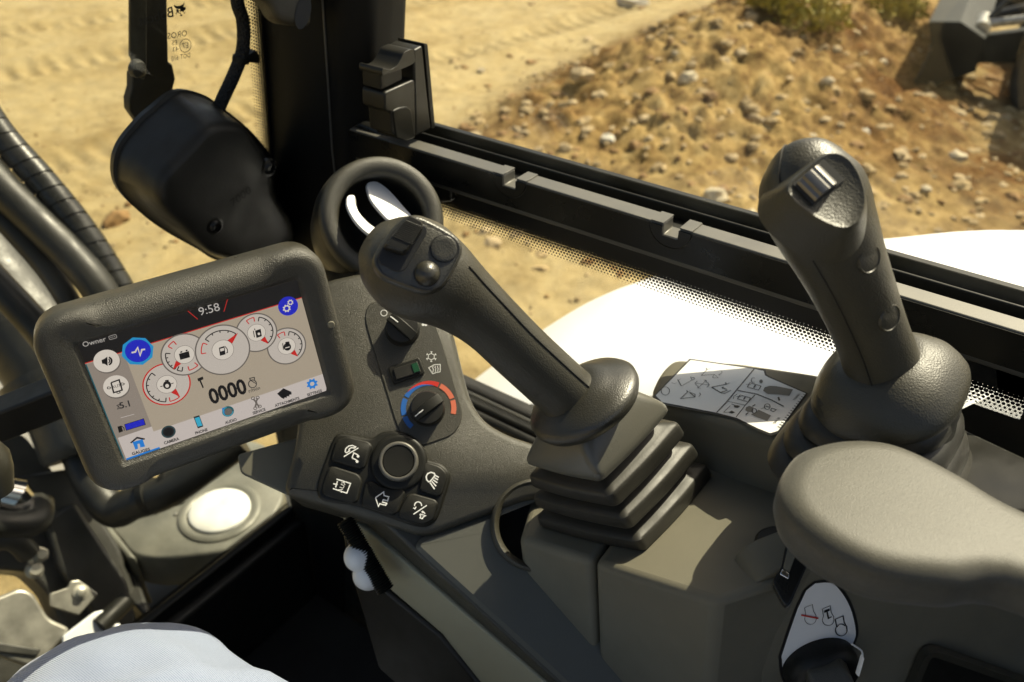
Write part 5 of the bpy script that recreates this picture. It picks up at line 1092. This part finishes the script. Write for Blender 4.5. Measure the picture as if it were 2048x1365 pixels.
# ================================================================== ARMREST
PA = Plane((0, 0, .908), (0, 0, 1))
ar = root('armrest', PA.at(1800, 1100)-np.array([0, 0, .03]), 'soft grey padded armrest reaching in from the right', 'armrest')
ao = [(1553, 985), (1572, 935), (1610, 905), (1680, 889), (1760, 892), (1830, 915), (1920, 962), (2060, 1040), None, (2060, 1186), (1900, 1174), (1780, 1160), (1700, 1135), (1620, 1088), (1568, 1035)]
aw = []
for p in ao:
    if p is None:
        e_ = PA.at(2060, 1040); g_ = PA.at(2060, 1188)+np.array([-.004, 0, 0]); aw += [e_+np.array([.0, -.10, 0]), e_+np.array([-.004, -.22, 0]), (e_+g_)/2+np.array([0, -.245, 0]), g_+np.array([-.004, -.22, 0]), g_+np.array([-.006, -.10, 0])]
    else: aw.append(PA.at(*p))
P = crom(aw, 5, True); mb = MB()
pad(mb, P, (0, 0, 1), [(.022, -.026), (.009, -.025), (.003, -.020), (0, -.011), (0, -.002), (.0012, .0025), (.004, .0058), (.0075, .0078), (.0115, .0088), (.015, .0091)], 'vinyl_arm'); mb.build('pad', ar, smooth=80)
mb = MB(); c0 = PA.at(2060, 1110)+np.array([0, -.15, 0]); box(mb, c0+np.array([-.01, -.03, -.14]), c0+np.array([.02, .03, -.029]), 'paint_black'); mb.build('support', ar, bevel=.006)
rt = root('armrest_latch', PT.at(1580, 1170), 'glossy black latch under the front of the armrest', 'latch')
Za = zt(1300, 880, 2.738); PQ = Plane(PT.at(1570, 1160, .012), -unit(ray(1570, 1160))+np.array([0, 0, .3]))
mb = MB(); slab(mb, PQ, [Za(*p) for p in ((745, 560), (840, 590), (862, 690), (768, 905), (742, 920), (712, 880), (668, 790), (682, 755), (718, 705))], .012, 'paint_black', .004, .003); mb.build('body', rt, bevel=.0016)
mb = MB(); slab(mb, PQ, [Za(*p) for p in ((722, 715), (762, 740), (756, 772), (708, 745))], .003, 'chrome', .0062); mb.build('catch', rt, bevel=.0006)
mb = MB(); slab(mb, PQ, [Za(*p) for p in ((752, 600), (800, 632), (760, 735), (728, 712))], .003, 'plastic_grey', .0058); mb.build('tongue', rt, bevel=.0006)

# ================================================================== DECALS AND KEY
Zp = zt(1300, 700, 6.0235)
dc = root('control_pattern_decal', PLd.at(1450, 790), 'white decal with boom movement diagrams beside the roller joystick', 'decal')
do = [(490, 130), (1250, 238), (1372, 262), (1385, 315), (1425, 340), (1880, 535), (1545, 985), (1450, 1015), (1300, 955), (1045, 828), (810, 768), (150, 640), (70, 560)]
mb = MB(); fill(mb, PLd, [Zp(*p) for p in [(478, 112), (1252, 222), (1392, 240), (1405, 300), (1440, 325), (1905, 528), (1555, 1010), (1450, 1040), (1295, 978), (1040, 850), (805, 790), (130, 660), (45, 560)]], .0004, 'print_black', .001); mb.build('border', dc, smooth=0, recalc=False)
mb = MB(); fill(mb, PLd, [Zp(*p) for p in do], .0007, 'decal_white', .001); mb.build('sheet', dc, smooth=0, recalc=False)
pr = MB(); O_ = .0010
def ds(L_, w=.0006, m='print_black'): stroke(pr, PLd, [Zp(*p) for p in L_], w, O_, m)
ds([(1255, 245), (925, 640), (805, 768)], .0011); ds([(1055, 500), (1285, 545), (1450, 610), (1615, 695)], .0010); ds([(1270, 553), (1150, 680), (1040, 822)], .0008); ds([(935, 632), (1150, 680)], .0005)
def excav(c, s, v):
    x, y = c
    ds([(x-.9*s, y+.25*s), (x+.05*s, y-.75*s)] if v == 0 else [(x-.9*s, y+.3*s), (x+.9*s, y-.35*s)], .0006); 
ds([(620, 320), (690, 250), (680, 230)]); ds([(690, 250), (735, 235)], .0004); ds([(620, 320), (780, 308)]); ds([(755, 340), (780, 308), (825, 350), (770, 350), (755, 340)], .0005); ds([(865, 265), (870, 290), (830, 315)], .0004); ds([(845, 300), (830, 315), (850, 318)], .0004)
ds([(380, 448), (345, 385), (335, 370)], .0008); ds([(380, 448), (510, 375), (490, 340), (530, 345), (540, 365), (510, 380)], .0006); ds([(262, 408), (300, 420), (325, 410)], .0004); ds([(345, 380), (375, 362)], .0004)
ds([(370, 600), (455, 520), (445, 500)], .0008); ds([(370, 600), (545, 580), (480, 525)], .0008); ds([(480, 525), (545, 545), (545, 580)], .0006); ds([(455, 520), (490, 505)], .0005); ds([(600, 530), (612, 550), (590, 578)], .0006)
ds([(745, 462), (920, 425), (912, 405)], .0010); ds([(920, 425), (965, 412)], .0006); ds([(745, 462), (850, 525), (935, 500)], .0010); ds([(850, 525), (900, 540), (975, 500)], .0007); ds([(930, 490), (870, 465)], .0008); ds([(895, 455), (870, 465), (880, 480)], .0006)
for a_, b_ in (((630, 425), (545, 410)), ((630, 425), (680, 378)), ((630, 425), (718, 437)), ((630, 425), (580, 472))):
    ds([a_, b_], .0005); v = np.array(a_)-np.array(b_); w = np.array([-v[1], v[0]])*.35; ds([tuple(np.array(b_)+v*.3+w), b_, tuple(np.array(b_)+v*.3-w)], .0005)
ds(circ_((188, 508), 50, 0, 360, 18), .0007)
ds(circ_((1250, 378), 28, 60, 300, 12), .0006); pr.add([PLd.at(*Zp(*p), O_) for p in circ_((1340, 392), 22, 0, 350, 12)[:-1]], [tuple(range(12))], 'print_grey')
def frm(x, y, s=1.0):
    ds([(x, y), (x+135*s, y+40*s), (x+105*s, y+90*s), (x-30*s, y+52*s), (x, y)], .0007); ds([(x+15*s, y+25*s), (x-45*s, y+20*s)], .0006); pr.add([PLd.at(*Zp(*p), O_) for p in ((x+60*s, y+25*s), (x+75*s, y+30*s), (x+55*s, y+62*s), (x+40*s, y+58*s))], [(0, 1, 2, 3)], 'print_black')
frm(1205, 408); frm(1085, 555, .95); ds([(1055, 545), (1010, 575), (1005, 605)], .0005)
def df(L_, m='print_grey'): fill(pr, PLd, [Zp(*p) for p in L_], O_, m)
df([(1365, 505), (1385, 465), (1440, 448), (1520, 450), (1725, 490), (1680, 568), (1540, 550), (1420, 545)]); ds([(1548, 582), (1562, 625)], .0014); df([(1530, 552), (1570, 560), (1545, 568)], 'decal_white')
df([(1150, 740), (1160, 705), (1200, 688), (1250, 710), (1245, 760), (1180, 760)]); df([(1215, 790), (1280, 770), (1310, 735), (1460, 805), (1415, 870), (1300, 830)]); ds([(1155, 795), (1185, 770)], .0012); ds([(1235, 695), (1270, 672)], .0012); ds(circ_((1258, 748), 28, 0, 360, 14), .0007); ds([(1340, 725), (1375, 712)], .0005)
ds(circ_((1415, 697), 34, 0, 360, 16), .0006); ds([(1395, 690), (1435, 705)], .0007); ds([(1470, 715), (1525, 735), (1490, 760), (1455, 742), (1470, 715)], .0006)
df([(1010, 685), (1050, 680), (1090, 690), (1060, 712), (1020, 705)], 'print_black'); ds([(985, 665), (1050, 690)], .0006); df([(950, 765), (985, 745), (1028, 765), (990, 782)], 'print_black'); ds([(890, 765), (970, 685)], .0005); ds([(890, 765), (960, 765)], .0005)
text(pr, PLd, '7350091', Zp(1772, 580), Zp(1900, 440), .0030, O_, 'print_black', .01); text(pr, PLd, 'SW 18', Zp(1530, 865), Zp(1640, 740), .0032, O_, 'print_black', .01)
for i in range(15):
    t = i/14; q = np.array([1868, 555])*(1-t)+np.array([1560, 945])*t; ds([(q[0]-20, q[1]-8), (q[0]+22, q[1]+10)], .0007)
tag(pr.build('printed_marks', dc, smooth=0, recalc=False), kind='stuff')

Zq = zt(1540, 1140, 6.068); O2 = .0012
kd = root('key_switch_decal', PK.at(1630, 1230, -.006), 'white key switch decal with three engine symbols under the armrest', 'decal')
PKd = Plane(PK.p-PK.n*.006, PK.n)
ko_ = [(435, 240), (735, 148), (790, 180), (900, 320), (985, 500), (1035, 740), (1010, 860), (950, 980), (820, 1300), (600, 1450), (300, 1450), (170, 1300), (140, 1080), (160, 960)]
mb = MB(); P = crom([PKd.at(*Zq(*p), .0005) for p in ko_], 3, True); mb.add(inset(P, PKd.n, -.0022), [tuple(range(len(P)))], 'print_black'); mb.build('border', kd, smooth=0, recalc=False)
mb = MB(); mb.add([p+PKd.n*.0003 for p in P], [tuple(range(len(P)))], 'decal_white_key'); mb.build('sheet', kd, smooth=0, recalc=False)
pr = MB()
def qs(L_, w=.0005, m='print_black', o=O2): stroke(pr, PKd, [Zq(*p) for p in L_], w, o, m)
def eng(x, y, w): qs([(x, y), (x+95, y-40), (x+108, y+40), (x+140, y+95)]+circ_((x+72, y+132), 70, -25, 200, 16)+[(x+15, y+85), (x, y)], w)
eng(410, 445, .0004); eng(625, 460, .0005); eng(783, 585, .0008)
fill(pr, PKd, [Zq(*p) for p in ((370, 522), (580, 562), (575, 580), (368, 540))], O2+.0002, 'print_red'); fill(pr, PKd, [Zq(*p) for p in ((645, 480), (712, 455), (716, 480), (650, 508))], O2, 'print_black'); qs([(682, 490), (700, 575), (738, 553)], .0011)
qs(circ_((855, 690), 48, 190, 330, 14), .0008); text(pr, PKd, 'HT', Zq(215, 1325), Zq(300, 1370), .007, O2, 'print_black', .02)
tag(pr.build('printed_marks', kd, smooth=0, recalc=False), kind='stuff')
ig = root('ignition_switch', PKd.at(1640, 1340), 'black rotary ignition switch with a white pointer line', 'switch')
o = PKd.at(1634, 1322); kz = .62/FPX; mb = MB(); lathe(mb, o, PKd.n, [(76*kz, .001), (76*kz, .010), (70*kz, .016), (60*kz, .019)], 'rubber_black', 48); mb.build('base', ig, smooth=50)
ek = unit(PKd.at(1720, 1300)-PKd.at(1600, 1365)); wk = np.cross(PKd.n, ek); mb = MB(); rings = []
ek2 = unit(PKd.at(1668, 1400)-PKd.at(1640, 1290)); wk2 = np.cross(PKd.n, ek2)
for t, hw, h in ((-1.0, .50, .020), (-.7, .62, .030), (0, .64, .033), (.8, .62, .031), (1.15, .55, .026)):
    rings.append([o+ek2*t*62*kz-wk2*hw*66*kz*1.1+PKd.n*.012, o+ek2*t*62*kz-wk2*hw*62*kz+PKd.n*h*.95, o+ek2*t*62*kz+wk2*hw*62*kz+PKd.n*h*1.12, o+ek2*t*62*kz+wk2*hw*66*kz*1.1+PKd.n*.012])
loft(mb, rings, 'plastic_dark'); mb.build('handle', ig, bevel=.003, seg=4)
PKt = Plane(o+PKd.n*.034, PKd.n); mb = MB()
P = crom([PKt.at(*Zq(*p)) for p in ((1000, 905), (1105, 978), (1122, 1040), (1112, 1090), (1060, 1270))], 5); sweep(mb, P, [(.0009, .0006)]*12+[(.0019, .0006)]*9, 'plastic_white', 8); mb.build('pointer', ig)

# ================================================================== WIPER MOTOR COVER, CABLE, HANDLE, CLIP
PWr = Plane(PW.p-np.array([0, .012, 0]), PW.n); PWf = Plane(PW.p-np.array([0, .090, 0]), PW.n)
wc = root('wiper_motor_cover', PWr.at(420, 480), 'black moulded wiper motor cover on the windscreen above the display', 'cover')
rear = [(229, 335), (240, 290), (275, 245), (300, 222), (350, 186), (400, 192), (440, 218), (500, 268), (545, 330), (560, 400), (590, 450), (582, 492), (500, 530), (430, 515), (390, 492), (330, 458), (285, 425), (240, 378)]
frnt = [(318, 388), (330, 350), (360, 318), (385, 292), (425, 253), (485, 252), (508, 275), (530, 312), (543, 345), (548, 392), (582, 450), (577, 490), (500, 520), (435, 514), (405, 495), (375, 465), (340, 432), (322, 408)]
rP = [PWr.at(*p) for p in rear]; fP = [PWf.at(*p) for p in frnt]; n_ = PW.n
def ringmix(t, sc=1.0, push=0.0):
    Q = [a+(b-a)*t for a, b in zip(rP, fP)]; c = sum(Q)/len(Q); return crom([c+(q-c)*sc+n_*push for q in Q], 5, True)
mb = MB(); loft(mb, [ringmix(0, .9, -.004), ringmix(0, 1.02, -.004), ringmix(0, 1.03, .003), ringmix(.06, 1.0), ringmix(.5, .995), ringmix(.84, .99), ringmix(.93, .97), ringmix(.98, .93), ringmix(1.0, .88), ringmix(1.0, .5, .0005)], 'paint_black_matt'); mb.build('shell', wc, smooth=60)
for q in ((430, 453), (538, 336)):
    mb = MB(); o = PWf.at(*q); lathe(mb, o, n_, [(.010, -.004), (.010, .0006), (.0075, .0010), (.0065, .0030), (.0048, .0040), (.0045, .0012), (.001, .0008)], 'paint_black', 26); mb.build('screw', wc, smooth=40)
mb = MB(); text(mb, PWf, '7000', (480, 393), (520, 362), .014, .0014, 'rubber_black', .01); v_, f_ = mb.v, mb.f; mb.build('embossed_number', wc, smooth=0, recalc=False)
ch = root('wiring_harness', PWr.at(440, 260), 'black braided cable with a tie, curving down to the wiper motor cover', 'cable')
PWc = Plane(PW.p-np.array([0, .030, 0]), PW.n); mb = MB(); P = crom([PWc.at(*Zw(*p)) for p in ((1225, -300), (1245, 0), (1275, 110), (1275, 260), (1230, 390), (1170, 520), (1120, 640), (1080, 720))], 8); sweep(mb, P, .0068, 'braid', 18); mb.build('sleeve', ch, smooth=60)
mb = MB(); lathe(mb, PWc.at(*Zw(1265, 312)), P[26]-P[22], [(.006, -.003), (.0085, -.003), (.0088, 0), (.0085, .003), (.006, .003)], 'rubber_black', 24); mb.build('cable_tie', ch)
mb = MB(); slab(mb, PWc, [Zw(*p) for p in ((1290, 290), (1335, 262), (1352, 285), (1352, 330), (1295, 325))], .014, 'rubber_black', .004, .003); mb.build('clip', ch, bevel=.002)
hl = root('roof_handle', at(560, 30, .80), 'dark grey plastic lock lever on the pillar at the top edge', 'lever')
Zy = zt(480, 0, 4.014); PHd = Plane(at(560, 30, .79), -unit(ray(560, 30))+.35*cr)
mb = MB(); P = crom([PHd.at(*Zy(*p)) for p in ((70, -320), (120, -60), (230, 40), (280, 130), (350, 185), (450, 205), (560, 208), (580, 150), (585, 0), (590, -320), (330, -420))], 4, True); pad(mb, P, PHd.n, [(0, -.035), (0, -.006), (.003, -.001), (.007, 0)], 'plastic_dark'); mb.build('body', hl, smooth=50)
mb = MB(); o = PHd.at(*Zy(505, 100), .0006); mb.add([o+(PHd.e1*math.cos(t)*.0075+PHd.e2*math.sin(t)*.015)*1.0+PHd.e1*math.sin(t)*.004 for t in np.linspace(0, 2*math.pi, 29)[:-1]], [tuple(range(28))], 'print_black'); mb.build('hole_shade', hl, smooth=0, recalc=False)  # flat black oval: the hole's shade put into colour
cl = root('white_clip', at(722, 1160, .84), 'white plastic mushroom clip on the dark strip below the keypad', 'clip')
axc = unit(-ray(715, 1120)+.2*cu-.2*cr); kc = .77/FPX
for q, r in (((716, 1112), 30), ((732, 1146), 31)):
    mb = MB(); lathe(mb, at(*q, .765)-axc*(.004 if r == 30 else .010), unit(.55*axc+np.array([-.3, -.2, .6])), [(r*kc*.98, -.004), (r*kc, 0), (r*kc*.92, .006), (r*kc*.65, .0115), (r*kc*.2, .0145)], 'plastic_white', 36); mb.build('head', cl, smooth=60)
cs_ = root('corrugated_strip', at(760, 1180, .85), 'dark ribbed conduit running down beside the white clip', 'conduit')
A_, B_ = at(690, 1040, .765), at(772, 1182, .765); mb = MB(); n = 34; sweep(mb, [A_+(B_-A_)*i/(n*2) for i in range(n*2+1)], [.0085 if i % 2 else .0066 for i in range(n*2+1)], 'rubber_black', 16); mb.build('conduit', cs_, smooth=30)

# ================================================================== PERSON
rt = root('person', (.12, .55, 0), 'seated person in pale blue-grey ribbed trousers, only the knee showing', 'person')
mb = MB(); K = crom([(.05, -.28, .475, .12), (.055, -.10, .505, .12), (.065, .10, .545, .118), (.090, .28, .575, .124), (.102, .40, .585, .124), (.110, .475, .566, .117), (.113, .525, .515, .100), (.112, .54, .44, .085), (.115, .545, .36, .075), (.12, .55, .25, .066), (.12, .555, .10, .06)], 14)
pts = [k[:3] for k in K]; rad_ = [k[3] for k in K]; rings = []
for i, p in enumerate(pts):
    t, s, w = frame(pts[min(i+1, len(pts)-1)]-pts[max(i-1, 0)], np.array([1., .0, .02])); ring = []
    for k in range(96):
        a = 2*math.pi*k/96; q = p+(s*math.cos(a)+w*math.sin(a))*rad_[i]; nz_ = mnoise.noise(Vector(q*9))*.012+mnoise.noise(Vector((q[0]*16+3, q[1]*16, q[2]*16)))*.008+mnoise.noise(Vector((q[0]*30, q[1]*14, q[2]*30)))*.0045
        u1 = (q[0]-.03)*.5+q[1]; nz_ -= .012*math.exp(-((u1-.435-.03*math.sin(q[0]*20))/.010)**2)*max(0, min(1, (q[2]-.60)/.06))*max(0, min(1, (.16-q[0])/.08)); nz_ += .006*math.exp(-((u1-.465)/.016)**2)*max(0, min(1, (q[2]-.58)/.06))
        ring.append(p+(s*math.cos(a)+w*math.sin(a))*(rad_[i]+nz_))
    rings.append(ring)
loft(mb, rings, 'trouser_cloth'); mb.build('leg', rt, smooth=180)
mb = MB(); sweep(mb, crom([(.145, .50, .085, .05, ), (.15, .56, .06, .05), (.155, .66, .045, .045), (.16, .74, .035, .03)], 5) if False else [np.array(p) for p in ((.145, .48, .05), (.148, .54, .055), (.152, .62, .045), (.156, .70, .036), (.158, .75, .03))], [.040, .048, .045, .042, .022], 'rubber_black', 20, flat=.75); mb.build('boot', rt, smooth=60)
